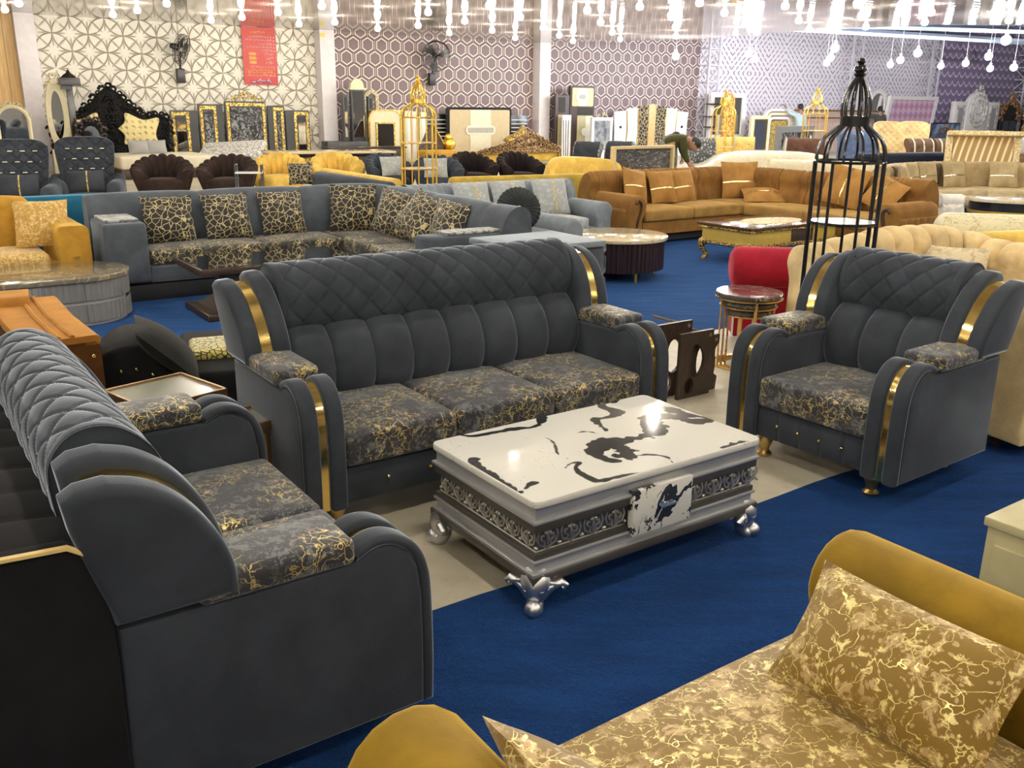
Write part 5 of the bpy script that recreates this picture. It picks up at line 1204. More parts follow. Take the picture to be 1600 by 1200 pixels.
# tall oval mirror, black standing lamp
t = wthing('oval_mirror', 'tall cream carved mirror with an oval glass, left of the black lamp post', 'mirror', .11, 1.2)
slab(ell(0, 1.3, .12, .52), -.05, -.02).build('mirror_glass', mirror, t, 30)
frame_loop(MB(), ell(0, 1.3, .23, .78), ell(0, 1.3, .12, .52), -.08, .0).box((0, 0, .28), (.40, .12, .56), .02).build('frame', ivoryp, t)
curls(MB(), ell(0, 1.38, .20, .78)[0:15], .06, -.06).build('carved_crest', ivory, t, 60)
t = wthing('lamp_post', 'black lamp post with a square hood left of the black carved headboard', 'lamp', .36, 1.6)
MB().box((0, 0, 1.0), (.13, .13, 2.0), .01).build('post', blacks, t); MB().box((0, -.05, .04), (.32, .32, .08), .01).build('base', blacks, t)
MB().box((.02, 0, 2.02), (.42, .36, .16), .005, taper=.95).box((-.06, 0, 1.9), (.2, .2, .1)).build('hood', plain('dark_grey_lacquer', (.03, .03, .032), .3), t); MB().lathe([(.17, 2.10), (.10, 2.17), (.05, 2.20), (.015, 2.27), (.002, 2.28)], 4, (.02, 0, 0)).build('cap', blacks, t)
# black carved headboard with bed
BH = [(-1.06, .0), (1.06, 0), (1.02, .45), (.98, .7), (1.05, 1.0), (1.03, 1.22), (.88, 1.34), (.66, 1.30), (.50, 1.34), (.42, 1.52), (.30, 1.60), (.20, 1.78), (.06, 1.90), (0, 1.95)]
BH = [(x * 1.27, z * (1.0 if z < 1.5 else 1.0)) for x, z in BH]
BH = BH + [(-x, z) for x, z in BH[-2:1:-1]]
t = wthing('carved_headboard', 'black carved headboard with cream buttoned panels under the first wall fan', 'headboard', 1.27, 1.0)
slab(BH, -.06, .04, .02).build('board', blkc, t)
mb = curls(MB(), BH[2:14], .085, -.06, .13); curls(mb, [(-x, z) for x, z in BH[2:14]], .085, -.06, .13); curls(mb, [(0, .5), (0, 1.6)], .10, -.07, .14); curls(mb, [(.35, .52), (1.10, .58), (1.18, .9), (1.2, 1.25), (.6, 1.36), (.25, 1.45)], .06, -.06, .1)
curls(mb, [(-.35, .52), (-1.10, .58), (-1.18, .9), (-1.2, 1.25), (-.6, 1.36), (-.25, 1.45)], .06, -.06, .1).build('carving', blkc, t, 60)
for sg in (-1, 1): slab([(sg * x, z) for x, z in curve([(.12, 1.0), (.25, .84), (.24, .64), (.55, .70), (.98, .62), (.96, .88), (1.06, 1.24), (.70, 1.20), (.32, 1.36), (.28, 1.16), (.12, 1.0)], 4)[:-1]], -.13, -.05, .02).build('buttoned_panel', creamt, t, 40, 'cream buttoned panel')
t = wthing('carved_mirror', 'black carved wreath mirror in front of the black headboard', 'mirror', .60, 2.2)
frame_loop(MB(), ell(0, .85, .33, .40), ell(0, .85, .18, .24), -.06, .02).box((0, 0, .25), (.4, .1, .5)).build('frame', blkc, t); curls(MB(), ell(0, .87, .27, .36)[0:17], .075, -.05).build('carving', carved('brown_black_carving', (.01, .008, .007), (.10, .06, .04), 24, .3), t, 60); slab(ell(0, .85, .18, .24), -.03, .0).build('mirror_glass', mirror, t, 30)
# dark dresser set with gold lines
def goldpanel(name, label, cat, s0, s1, zt, core, d=.6, side=.0, gw_=.07):
    t = wthing(name, label, cat, (s0 + s1) / 2, d); w = s1 - s0
    slab(rect(-w / 2, w / 2, 0, zt, .04), -.03, .05).build('board', gryp, t)
    x0, x1 = -w / 2 + .03 + (side if side > 0 else 0), w / 2 - .03 + (side if side < 0 else 0)
    frame_loop(MB(), rect(x0, x1, .1, zt - .04), rect(x0 + gw_, x1 - gw_, .2, zt - .12), -.045, -.028).build('gold_border', gcar, t, 30)
    slab(rect(x0 + gw_ + .03, x1 - gw_ - .03, .23, zt - .16), -.05, -.025).build('panel', core, t, 30)
    return t
goldpanel('dresser_mirror', 'narrow dark dresser mirror with a gold border, right of the black headboard', 'mirror', 2.72, 3.38, 1.42, mirror, .6, -.18)
goldpanel('wardrobe_panel', 'dark swirl panel with a gold border, left of the crowned one', 'panel', 3.41, 4.02, 1.57, gswirl, .6, -.14)
t = goldpanel('crowned_headboard', 'wide dark swirl headboard with a gold border and gold crown under the red banner', 'headboard', 4.08, 5.14, 1.65, gswirl)
mb = MB(); curls(mb, [(-.42, 1.68), (-.15, 1.72), (.15, 1.72), (.42, 1.68)], .05, -.03, .09); curls(mb, [(-.2, 1.75), (0, 1.83), (.2, 1.75)], .06, -.03, .09); curls(mb, [(0, 1.8), (0, 1.9)], .05).build('crown', gcar, t, 60)
goldpanel('wardrobe_panel', 'dark swirl panel with a gold border, right of the crowned one', 'panel', 5.18, 5.63, 1.55, gswirl, .6, .12)
goldpanel('dresser_mirror', 'narrow dark dresser mirror with a gold border, left of the second column', 'mirror', 5.66, 6.32, 1.44, mirror, .6, .2)
tag(MB().cushion((0, 0, .0), (1.5, .9, .16), .05, .02, rx=.35, ry=-.06).build('mattress', crackle('grey_white_mattress', (.68, .66, .62), (.30, .30, .30), 9, .12), None, 50), 'grey and white printed mattress leaning before the dark wardrobe panels', 'mattress').location = wp(3.7, 2.2, .50) 
t = wthing('tray_bed', 'low bed with a cream cover and grey pillows below the black carved headboard', 'bed', 1.9, 2.6)
MB().cushion((0, 0, .34), (2.0, 1.7, .28), .06, .03).build('mattress', plain('cream_bedcover', (.66, .60, .45), .8), t); MB().box((0, 0, .1), (2.0, 1.7, .2), .02).build('bed_frame', dw, t)
for k, x in enumerate((-.45, -.1)): p = wp(1.9 + x, 2.9, .5); pillow('grey pillow on the cream bed, %s' % ('the left one of two' if not k else 'the right one of two'), plain('grey_pillowcase', (.30, .29, .28), .8), (p.x, p.y, .49), WANG, 25, .48, .34, .16)
p = wp(3.6, 4.0); t = thing('marble_dining_table', 'long table with a pale marble top behind the yellow shell chairs', 'table', (-3.55, 17.9, 0), 25)
MB().box((0, 0, .74), (2.4, .9, .04), .01).build('table_top', bei, t); MB().box((0, 0, .69), (2.3, .8, .06)).build('apron', blacks, t)
for x in (-1.0, 1.0):
    for y in (-.35, .35): MB().box((x, y, .34), (.08, .08, .66)).build('leg', blacks, t)

# red price banner
t = wthing('price_banner', 'red banner with yellow prices hanging on the white relief wallpaper', 'banner', 5.27, .06)
bn = NT('red_banner'); v_ = bn.co(); bn.set(Base_Color=bn.mix(bn.noise(v_, 2), (.50, .035, .03), (.60, .06, .05)), Roughness=.4)
slab(rect(-.45, .45, 2.07, 3.49), -.012, .0).build('sheet', bn.m, t, 0)
yl = plain('yellow_lettering', (.90, .68, .12), .5); wl = plain('white_lettering', (.82, .74, .68), .5); bl = plain('blue_outline', (.10, .10, .28), .5)
for k, s_ in enumerate(('3000', '2000', '1000')):
    cu = bpy.data.curves.new('price_text', 'FONT'); cu.body = s_; cu.size = .118; cu.align_x = 'LEFT'; cu.materials.append(yl); cu.extrude = .001; cu.offset = .0015
    o_ = bpy.data.objects.new('price_text', cu); C.objects.link(o_); o = bpy.data.objects.new('price_text', bpy.data.meshes.new_from_object(o_)); bpy.data.objects.remove(o_); C.objects.link(o); o.parent = t; o.location = (-.30, -.016, 2.80 - k * .105); o.rotation_euler = (R(90), 0, 0); o.scale = (.85, .85, 1)
def script_line(mb, x0, x1, z, h, seed):
    """cursive right-to-left script seen too small to read: joined strokes, bowls and dots"""
    r = random.Random(seed); x = x1
    while x > x0 + h * .6:
        wl_ = min(r.uniform(1.2, 3.0) * h, x - x0); n = max(3, int(wl_ / (h * .35))); pts = []
        for i in range(n + 1): pts.append((x - wl_ * i / n, -.015, z + (r.choice((0, 0, .55, .9, -.35)) if 0 < i < n else 0) * h))
        mb.tube([(a, b, c) for a, b, c in curve(pts, 2)], h * .13, 4)
        for q in range(r.randint(0, 2)): mb.box((x - r.uniform(.2, .8) * wl_, -.015, z + r.choice((-.55, 1.0)) * h), (h * .2, .004, h * .2))
        x -= wl_ + h * .45
    return mb
mb = MB()
for k, (a, z) in enumerate(((-.30, 3.25), (-.36, 3.17), (-.02, 3.08), (-.38, 3.0), (.02, 2.92))): script_line(mb, a, .34, z, .034, k + 3); mb.box((.39, -.015, z), (.022, .004, .03))
for k in range(3): script_line(mb, .10, .36, 2.83 - k * .105, .045, 20 + k)
script_line(mb, -.30, .40, 2.51, .03, 40); script_line(mb, -.38, .40, 2.30, .04, 41); mb.build('white_script', wl, t, 0)
script_line(MB(), -.24, .16, 3.36, .045, 1).build('yellow_heading', yl, t, 0)
mb = MB(); script_line(mb, -.38, .40, 2.43, .034, 50); script_line(mb, -.36, .40, 2.37, .034, 51); mb.build('yellow_script', yl, t, 0)
mb = MB(); script_line(mb, -.27, .27, 2.165, .075, 60); o = mb.build('bold_script', plain('white_bold_lettering', (.85, .82, .85), .4), t, 0)
MB().tube([(-.28, -.0135, 2.16), (.28, -.0135, 2.16)], .012, 4).tube([(-.28, -.0135, 2.115), (.28, -.0135, 2.115)], .008, 4).build('blue_underline', bl, t, 0)
tag(MB().box((0, 0, 0), (.13, .01, .10)).build('column_sticker', plain('yellow_sticker', (.80, .65, .08), .5), None, 0), 'small yellow notice at the top of the second column', 'sticker'); o = bpy.data.objects['column_sticker']; o.location = wp(6.90, .386, 3.36); o.rotation_euler = (0, 0, R(WANG))
# wall fans
fanm = plain('fan_black', (.02, .02, .02), .35); fang = metal('fan_wire', (.10, .10, .10), .4)
def fan(label, s, z, yaw, pitch, rad):
    t = wthing('wall_fan', label, 'fan', s, .12)
    MB().box((0, -.03, z - .62), (.2, .16, .34), .02).build('control_box', fanm, t); MB().tube([(0, -.06, z - .46), (0, -.12, z - .25), (0, -.22, z - .05)], .022, 8).build('arm', fanm, t)
    M = Matrix.Translation((0, -.32, z)) @ Matrix.Rotation(R(yaw), 4, 'Z') @ Matrix.Rotation(R(pitch), 4, 'X')
    mb = MB()
    for r_, y in ((rad, 0), (rad * .95, -.07), (rad * .95, .07), (rad * .5, -.10), (rad * .22, -.11)): mb.tube([M @ Vector((r_ * math.cos(k * .2618), y, r_ * math.sin(k * .2618))) for k in range(24)], .008, 4, True)
    for k in range(20): a = k * .314; mb.tube([M @ Vector((r_ * math.cos(a), y, r_ * math.sin(a))) for r_, y in ((.04, -.11), (rad * .5, -.10), (rad * .95, -.07), (rad, 0), (rad * .9, .075), (.08, .10))], .004, 4)
    mb.build('cage', fang, t)
    MB().lathe([(.001, .05), (.075, .06), (.085, .14), (.06, .27), (.001, .28)], 14, M=M @ Matrix.Rotation(R(-90), 4, 'X')).build('motor', fanm, t)
    for q in range(3):
        G = [[(r_ * math.cos(a0 + w_), -.02 + .05 * w_, r_ * math.sin(a0 + w_)) for w_ in np.linspace(-.42, .42, 6) for a0 in [2.09 * q + .3]] for r_ in np.linspace(.06, rad * .86, 6)]
        MB().grid([[tuple(M @ Vector(p)) for p in row] for row in G]).build('blade', fang, t, 60)
    MB().tube([(0, -.02, z - .45), (.03, -.02, z + .2), (.03, -.02, 3.5)], .006, 4).build('cable', fanm, t)
fan('black wall fan turned sideways on the white relief wallpaper', 3.18, 2.86, 55, 18, .36)
fan('black wall fan facing the hall on the hexagon wallpaper', 10.32, 2.95, -14, 8, .42)

# between the second and third column
t = wthing('dresser', 'dark grey dresser with a tall three part mirror beside the second column', 'dresser', 7.66, .75)
MB().box((-.35, 0, .42), (1.3, .45, .44), .01).build('drawer_body', gryp, t); MB().box((-.45, -.23, .5), (.5, .02, .2), .004).build('drawer', plain('graphite_drawer', (.06, .062, .066), .35), t)
for x in (-.95, .25): MB().box((x, 0, .1), (.06, .3, .2)).build('leg', gryp, t)
for k, (x, w, zt) in enumerate(((-.37, .16, 1.85), (.0, .40, 2.0), (.37, .16, 1.82))):
    MB().box((x, -.02, (zt + .6) / 2), (w, .12, zt - .6), .005).build('mirror_case', gryp, t); MB().box((x, -.085, (zt + .7) / 2), (w - .08, .012, zt - .8)).build('mirror_glass', mirror, t, 30)
MB().prism(arch(-.19, .19, 2.0, 2.27), -.06, .06, 'xz').build('arched_crest', ivoryp, t); MB().box((0, -.03, 2.01), (.46, .15, .05)).build('cornice', ivoryp, t)
t = wthing('mirror_frame', 'round topped cream mirror frame leaning behind the dark dresser', 'mirror', 8.27, .35)
frame_loop(MB(), arch(-.22, .22, .0, 2.0), arch(-.12, .12, .1, 1.9), -.05, .05).build('frame', ivory, t)
t = wthing('arched_headboard', 'cream headboard with a gold rounded arch and a black glass centre', 'headboard', 8.45, .95)
slab(rect(-.55, .40, 0, 1.46, .22, 6), -.04, .04).build('board', ivoryp, t); frame_loop(MB(), rect(-.57, .42, 0, 1.48, .24, 6), rect(-.53, .38, .02, 1.44, .2, 6), -.06, .05).build('gold_arch', gline, t)
slab(rect(-.35, .18, .0, 1.12), -.07, -.03).build('glass', blacks, t, 30); frame_loop(MB(), rect(-.37, .20, 0, 1.14), rect(-.33, .16, .05, 1.1), -.09, -.04).build('gold_edge', gcar, t, 30)
for k in range(4):
    t = wthing('white_bed_end', ('white grooved bed end, leftmost of the four leaning by the gold birdcage', 'white grooved bed end, second of the four leaning by the gold birdcage', 'white grooved bed end, third of the four leaning by the gold birdcage', 'white grooved bed end, rightmost of the four leaning by the gold birdcage')[k], 'headboard', 8.98 + k * .24, .6 + .1 * (k % 2), 'white bed ends')
    MB().box((0, 0, .73), (.22, .08, 1.46 - .03 * k), .01).build('board', ivoryp, t); MB().box((0, -.045, .72), (.10, .012, 1.2), .004).build('groove_panel', whitep, t)
def slats(label, s, w, zt):
    t = wthing('slatted_headboard', label, 'headboard', s, .5)
    MB().box((0, 0, zt / 2), (w, .06, zt), .01).build('board', blacks, t); mb = MB()
    for k in range(9): MB().box((0, -.036, zt - .16 - k * .115), (w - .06, .012, .022)).build('slat', whitep, t)
slats('black headboard with white slats, left of the big cream headboard', 10.25, .75, 1.36); slats('black headboard with white slats, right of the big cream headboard', 13.1, .75, 1.36)
t = wthing('cream_headboard', 'big cream headboard with a pale middle band and oval badge in a black frame', 'headboard', 11.6, .7)
slab(rect(-1.12, 1.12, .0, 1.56, .08), -.05, .05).build('frame', blacks, t); slab(rect(-1.04, 1.04, .30, 1.49, .05), -.075, -.04).build('panel', plain('beige_panel', (.56, .45, .26), .4), t, 30)
MB().box((0, -.08, .90), (.72, .02, 1.18)).build('middle_band', plain('cream_band', (.74, .68, .50), .4), t); slab(rect(-.52, .52, .78, 1.04, .12, 5), -.105, -.07).build('badge', plain('badge_white', (.74, .72, .60), .3), t)
lat = MB()
for k in range(-12, 13): lat.tube([(k * .036 - .03, -.108, .84), (k * .036 + .03, -.108, .98)], .005, 4).tube([(k * .036 + .03, -.108, .84), (k * .036 - .03, -.108, .98)], .005, 4)
lat.build('lattice_inlay', plain('grey_inlay', (.35, .35, .30), .4), t)
t = wthing('carved_footboard', 'bronze carved bed end sloping up to the right before the cream headboard', 'headboard', 11.2, 3.0)
poly = curve([(-1.05, .42), (-.7, .50), (-.2, .62), (.35, .80), (.75, .95), (1.05, .78), (1.45, .60), (1.75, .52)], 4) + [(1.75, .36), (-1.05, .34)]
slab(poly, -.04, .04, .01).build('board', bcar, t); mb = curls(MB(), [(-.95, .40), (-.2, .54), (.4, .70), (.75, .82), (1.1, .68), (1.6, .46)], .07, -.05, .1); curls(mb, [(-.6, .42), (.3, .52), (.9, .62), (1.4, .45)], .07, -.05, .11).build('carving', bcar, t, 60)
MB().box((.35, .3, .25), (2.8, .5, .3), .04).build('bed_base', velvet('bed_yellow', (.5, .33, .06), .3, (1, .8, .3)), t)
for x in (-1.0, 1.7): MB().box((x, 0, .17), (.08, .08, .34)).build('leg', bcar, t)
t = wthing('gold_crest_sofa', 'yellow sofa with a pointed gilt carved crest before the third column', 'sofa', 12.45, 1.75)
cr_ = curve([(-.68, .66), (-.40, .80), (-.18, .90), (0, 1.08), (.18, .90), (.40, .80), (.68, .62)], 4)
slab(cr_ + [(.6, .56), (0, .74), (-.6, .60)], -.05, .03, .01).build('carved_crest', carved('dark_gilt', (.14, .08, .02), (.55, .38, .10), 26, .35, .3), t); curls(MB(), [(-.55, .70), (-.2, .84), (0, .96), (.2, .84), (.55, .68)], .06, -.05, .1).build('carving', MATS['dark_gilt'], t, 60)
MB().cushion((0, 0, .5), (1.1, .2, .40), .08, .02).build('backrest', yel, t); MB().cushion((0, -.35, .3), (1.1, .5, .3), .06, .03).build('seat', yel, t)
t = wthing('white_nightstand', 'small white nightstand with a drawer right of the gold birdcage', 'nightstand', 9.9, 1.5)
MB().box((0, 0, .26), (.46, .4, .44), .01).build('body', whitep, t); MB().box((0, -.205, .33), (.40, .02, .16), .004).build('drawer', ivoryp, t); MB().box((0, 0, .03), (.4, .34, .06)).build('plinth', dw, t)
t = wthing('heart_chair', 'dark pointed chair back on a mustard seat, before the black glass headboard', 'chair', 8.75, 3.0)
slab(curve([(-.42, .46), (-.36, .62), (-.10, 1.08), (.02, 1.12), (.14, .98), (.34, .6), (.40, .46)], 4), -.05, .03, .02).build('backrest', carved('dark_brown_tuft', (.02, .012, .008), (.09, .055, .035), 16, .5), t); MB().tube([(-.02, -.06, 1.16), (.34, -.06, .58)], .025, 6).build('gilt_edge', gline, t)
MB().cushion((0, -.3, .36), (.95, .65, .24), .06, .02).build('seat', ml, t); MB().ball((.42, -.1, .80), .10, 8).ball((.46, -.1, .62), .16, 8).build('side_knob', golden, t, 60)
for x in (-.38, .38): MB().box((x, -.3, .13), (.06, .4, .26)).build('leg', dw, t)
t = wthing('dark_console', 'long low dark wooden cabinet below the second column', 'cabinet', 7.4, 1.7)
MB().box((0, 0, .28), (2.2, .5, .42), .01).build('body', dw, t); MB().box((0, 0, .51), (2.26, .54, .04), .006).build('cabinet_top', dwg, t); MB().box((0, 0, .035), (2.0, .4, .07)).build('plinth', blacks, t)

# right of the third column
t = wthing('dark_dresser', 'dark wooden dresser with a tall mirror and cream badge panels right of the third column', 'dresser', 15.2, .75)
MB().box((-.55, .0, .98), (.62, .08, 1.96), .01).build('side_panel', dw, t); MB().box((-.62, -.05, 1.66), (.26, .02, .44)).build('side_mirror', mirror, t, 30); MB().box((-.62, -.05, .86), (.28, .02, 1.0), .004).build('side_inset', plain('beige_panel_b', (.46, .40, .24), .4), t)
slab(rect(-.30, .66, .0, 2.24, .06), -.06, .06).build('frame', dw, t); slab(rect(-.25, .60, 1.62, 2.18, .05), -.09, -.05).build('badge_panel', plain('beige_panel_c', (.56, .48, .28), .4), t); slab(rect(-.02, .30, 1.63, 2.17), -.1, -.06).build('pale_band', plain('cream_band_b', (.72, .68, .5), .4), t, 30)
slab(rect(-.12, .38, 1.78, 2.04, .12, 5), -.12, -.08).build('badge', MATS['badge_white'], t); slab(rect(.0, .26, 1.84, 1.98, .06, 4), -.13, -.1).build('badge_inlay', MATS['grey_inlay'], t)
slab(rect(.0, .60, 1.38, 1.58), -.085, -.05).build('mirror_strip', mirror, t, 30); slab(rect(-.02, .60, .5, 1.34), -.085, -.05).build('mirror_glass', plain('beige_panel_d', (.50, .45, .27), .2), t, 30); slab(rect(.3, .58, .5, 1.33), -.095, -.06).build('pale_inset', MATS['cream_band_b'], t, 30); slab(rect(.14, .58, .72, .96, .11, 5), -.11, -.07).build('badge', MATS['badge_white'], t)
t = wthing('white_wardrobe_edge', 'white panel with slanted dark lines squeezed beside the third column', 'panel', 14.62, 1.0)
MB().box((0, 0, .68), (.34, .06, 1.36), .01).build('board', whitep, t); mb = MB()
for k in range(3): mb.tube([(-.1 + k * .08, -.035, .1), (-.14 + k * .1, -.035, 1.2)], .012, 4)
mb.build('inlay', blacks, t)
t = wthing('silver_mirror', 'silver framed dresser mirror standing before the dark wooden dresser', 'mirror', 15.55, 1.6)
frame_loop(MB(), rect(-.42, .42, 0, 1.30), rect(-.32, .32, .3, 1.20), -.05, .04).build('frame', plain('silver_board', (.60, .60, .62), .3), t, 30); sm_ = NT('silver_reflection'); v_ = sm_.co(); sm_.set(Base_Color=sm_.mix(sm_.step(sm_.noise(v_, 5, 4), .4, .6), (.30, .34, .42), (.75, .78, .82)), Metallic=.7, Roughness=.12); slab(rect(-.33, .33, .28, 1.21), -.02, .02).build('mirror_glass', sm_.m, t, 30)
curls(MB(), [(-.1, 1.34), (.1, 1.40), (.2, 1.34)], .06, 0).build('crest', ivory, t, 60)
t = wthing('curved_panel_headboard', 'wide headboard of white curved panels and black gold print around a timber strip', 'headboard', 18.5, .6)
gpr = crackle('black_gold_leaf', (.014, .012, .009), (.45, .36, .18), 9, .09)
MB().box((0, .03, .6), (3.3, .06, 1.2)).build('backing', blacks, t)
for sg in (-1, 1):
    for a, b, zt in ((1.15, 1.62, 1.50), (.66, 1.10, 1.60)):
        slab([(sg * x, z) for x, z in [(a + .08, 0), (b + .02, 0), (b, zt * .5), (b + .04, zt - .03), (a, zt), (a - .04, zt * .5)]], -.06, .0, .01).build('white_panel', whitep, t); MB().tube([(sg * x, -.065, z) for x, z in curve([(a + .05, 0), (a - .06, zt * .5), (a - .02, zt)], 4)], .02, 6).build('gold_line', gline, t)
    MB().ball((sg * 1.38, -.07, .98), .055, 8, (1, .4, .8)).build('knob', blacks, t)
    slab([(sg * .16, 0), (sg * .66, 0), (sg * .60, .8), (sg * .64, 1.64), (sg * .16, 1.68)], -.05, .0).build('print_panel', gpr, t)
slab([(-.15, 0), (.13, 0), (.17, 1.70), (0, 1.74), (-.17, 1.70)], -.07, .0, .01).build('timber_strip', wood('light_oak', (.50, .32, .12), (.66, .46, .2), 2, .4, (8, 8, 1)), t)
# mirrors around the first lattice tower
t = wthing('white_mirror', 'large white framed mirror by the first lattice tower', 'mirror', 22.0, .8)
frame_loop(MB(), rect(-1.0, .80, 0, 2.14), rect(-.82, .62, .72, 1.98), -.07, .06).build('frame', whitep, t, 30); slab(rect(-.84, .64, .7, 2.0), -.03, .03).build('mirror_glass', mirror, t, 30); MB().box((-.3, -.3, .58), (1.9, .5, .05), .01).build('shelf', whitep, t)
for k, (z, x) in enumerate(((1.75, -1.0), (1.33, -1.1), (.98, -1.05))): MB().box((x, -.15, z), (.45, .2, .03)).build('shelf', blacks, t)
t = wthing('amber_panel', 'amber arched panel with gold pattern beside the large white mirror', 'panel', 21.2, 1.55); slab(arch(-.28, .25, 0, 2.12), -.03, .03).build('board', carved('amber_pattern', (.30, .13, .03), (.70, .40, .08), 12, .3), t)
tag(MB().box((0, 0, 1.05), (.32, .2, 2.1), .01).build('black_post', blacks, None), 'black upright board right of the large white mirror', 'panel'); o = bpy.data.objects['black_post']; o.location = wp(23.05, .4); o.rotation_euler = (0, 0, R(WANG))
t = wthing('gilt_mirror', 'gilt edged cabinet mirror with a dark curtain reflection, right of the black upright board', 'mirror', 22.75, 1.6); frame_loop(MB(), rect(-.48, .48, 0, 1.38), rect(-.32, .32, .2, 1.24), -.06, .05).build('frame', ivoryp, t, 30); slab(rect(-.33, .33, .18, 1.26), -.03, .02).build('glass', plain('blue_black_glass', (.05, .055, .075), .08), t, 30); frame_loop(MB(), rect(-.34, .34, .18, 1.26), rect(-.30, .30, .22, 1.22), -.075, -.05).build('gilt_edge', gline, t, 30)
t = wthing('arched_headboard', 'white headboard of nested arches with a gold centre behind the man in light blue', 'headboard', 24.1, 1.3)
for k in range(3): frame_loop(MB(), rect(-.85 + k * .14, .85 - k * .14, 0, 1.62 - k * .14, .34 - k * .08, 6), rect(-.76 + k * .14, .76 - k * .14, .0, 1.53 - k * .14, .28 - k * .08, 6), -.08 + k * .015, .05).build('arch_band', (whitep, ivoryp, whitep)[k], t)
slab(rect(-.45, .45, 0, 1.2, .1), -.05, .0).build('gold_panel', gcar, t)
t = wthing('rose_wall_unit', 'long rose beige wall unit with fluted doors behind the man in light blue', 'cabinet', 28.2, .6)
MB().box((0, 0, .8), (7.6, .3, 1.6), .02).build('body', plain('rose_beige', (.50, .36, .30), .4), t); mb = MB()
for k in range(60): mb.box((-3.6 + k * .122, -.16, .55), (.05, .03, 1.1))
mb.build('fluting', plain('pale_rose', (.62, .48, .42), .4), t); MB().box((0, -.17, 1.3), (7.6, .03, .04)).box((0, -.17, 1.57), (7.6, .06, .05)).build('dark_line', bcar, t)
t = wthing('framed_panel', 'dark grey framed board with white tassels before the rose beige wall unit', 'panel', 22.9, 8.4); t.location = (6.85, 23.0, 0); t.rotation_euler = (0, 0, R(52))
frame_loop(MB(), rect(-1.15, 1.15, 0, 1.22), rect(-1.0, 1.0, .15, 1.08), -.06, .05).build('frame', plain('grey_frame', (.16, .17, .18), .4), t, 30); slab(rect(-1.02, 1.02, .1, 1.1), -.02, .03).build('panel', gswirl, t, 30)
for x in (-.78, .78): MB().lathe([(.16, .2), (.10, .6), (.03, .95), (.002, 1.0)], 8, (x, -.08, 0)).build('tassel', plain('tassel_grey', (.5, .5, .48), .6), t)
t = wthing('arched_mirror', 'white arched mirror just right of the black birdcage top', 'mirror', 30.6, .7); frame_loop(MB(), arch(-.62, .62, 0, 2.42), arch(-.46, .46, .1, 2.26), -.06, .05).build('frame', whitep, t); slab(arch(-.47, .47, .1, 2.27), -.02, .02).build('mirror_glass', mirror, t, 30)
t = wthing('pink_headboard', 'pink buttoned headboard in a white frame at the right', 'headboard', 32.4, .9)
pk = NT('pink_tufted'); v_ = pk.co(); x_, y_, z_ = pk.sep(v_); ck = pk.n('TexChecker', 'Fac', Vector=pk.map(v_, rot=(0, R(45), 0)), Scale=4.0); pk.set(Base_Color=pk.mix(ck, (.46, .25, .36), (.64, .42, .54)), Roughness=.6)
sk = Matrix(((1, 0, .18, 0), (0, 1, 0, 0), (0, 0, 1, 0), (0, 0, 0, 1)))
slab(rect(-1.55, 1.45, .8, 2.05), -.06, .02).xf(sk).build('panel', pk.m, t, 30); frame_loop(MB(), rect(-1.72, 1.62, .0, 2.18), rect(-1.53, 1.43, .82, 2.03), -.09, .05).xf(sk).build('frame', whitep, t, 30)
t = wthing('white_wardrobe', 'white dresser set with a carved arched centre and two glass sides', 'dresser', 36.75, 1.3); wcar = carved('white_carving', (.40, .37, .33), (.76, .72, .66), 9, .4)
for sg in (-1, 1): MB().box((sg * 1.28, 0, 1.0), (.92, .2, 2.0), .02).build('side_door', whitep, t); frame_loop(MB(), rect(sg * 1.28 - .3, sg * 1.28 + .3, .3, 1.85), rect(sg * 1.28 - .2, sg * 1.28 + .2, .4, 1.75), -.13, -.09).build('side_trim', wcar, t, 30); MB().box((sg * 1.28, -.11, 1.08), (.36, .02, 1.3)).build('side_glass', plain('grey_glass', (.35, .35, .34), .15), t)
slab(arch(-.86, .86, 0, 2.42), -.14, .1, .02).build('centre', whitep, t); curls(MB(), [(-.25, 2.4), (0, 2.55), (.25, 2.4)], .13, -.12).build('crest', wcar, t, 60)
for r_, z in ((.62, 1.62), (.44, 1.62), (.24, 1.75)): MB().tube([(r_ * math.cos(R(a)), -.15, z + r_ * math.sin(R(a)) * 1.1) for a in range(0, 360, 15)], .045, 6, True).build('carved_ring', wcar, t)
MB().box((0, -.25, .4), (3.7, .4, .8), .02).build('drawer_body', wood('pale_oak', (.5, .36, .2), (.62, .48, .3), 1, .4), t)
cop = carved('copper_gilt', (.16, .06, .02), (.62, .36, .16), 14, .35, .3)
for lab, s, d, w, zt in (('dark framed mirror with a copper carved crest behind the copper gilt dresser mirror', 39.7, 1.2, .7, 1.95), ('copper gilt carved dresser mirror with two doors at the far right', 38.6, 3.0, .95, 1.62)):
    t = wthing('gilt_dresser_mirror', lab, 'mirror', s, d); slab(arch(-w, w, 0, zt), -.06, .06, .01).build('frame', cop if d > 2 else blacks, t)
    mb = curls(MB(), arch(-w, w, .8, zt)[2:], .17, -.05, .24); curls(mb, [(0, zt), (0, zt + .4)], .16, -.05, .18); curls(mb, [(-w * .9, zt * .8), (-w, zt * .95)], .15); curls(mb, [(w * .9, zt * .8), (w, zt * .95)], .15).build('carving', cop, t, 60)
    for sg in (-1, 1): slab(rect(min(sg * .06, sg * w * .68), max(sg * .06, sg * w * .68), .15, zt * .62), -.09, -.05).build('mirror_glass', MATS['blue_black_glass'], t, 30)
t = wthing('dark_cabinet', 'black cabinet cut by the right edge beside the copper gilt mirrors', 'cabinet', 41.5, 1.4); MB().box((0, 0, .72), (1.2, .5, 1.44), .02).build('body', blacks, t); MB().box((0, -.26, .8), (1.0, .02, 1.0)).build('door', nvv, t)
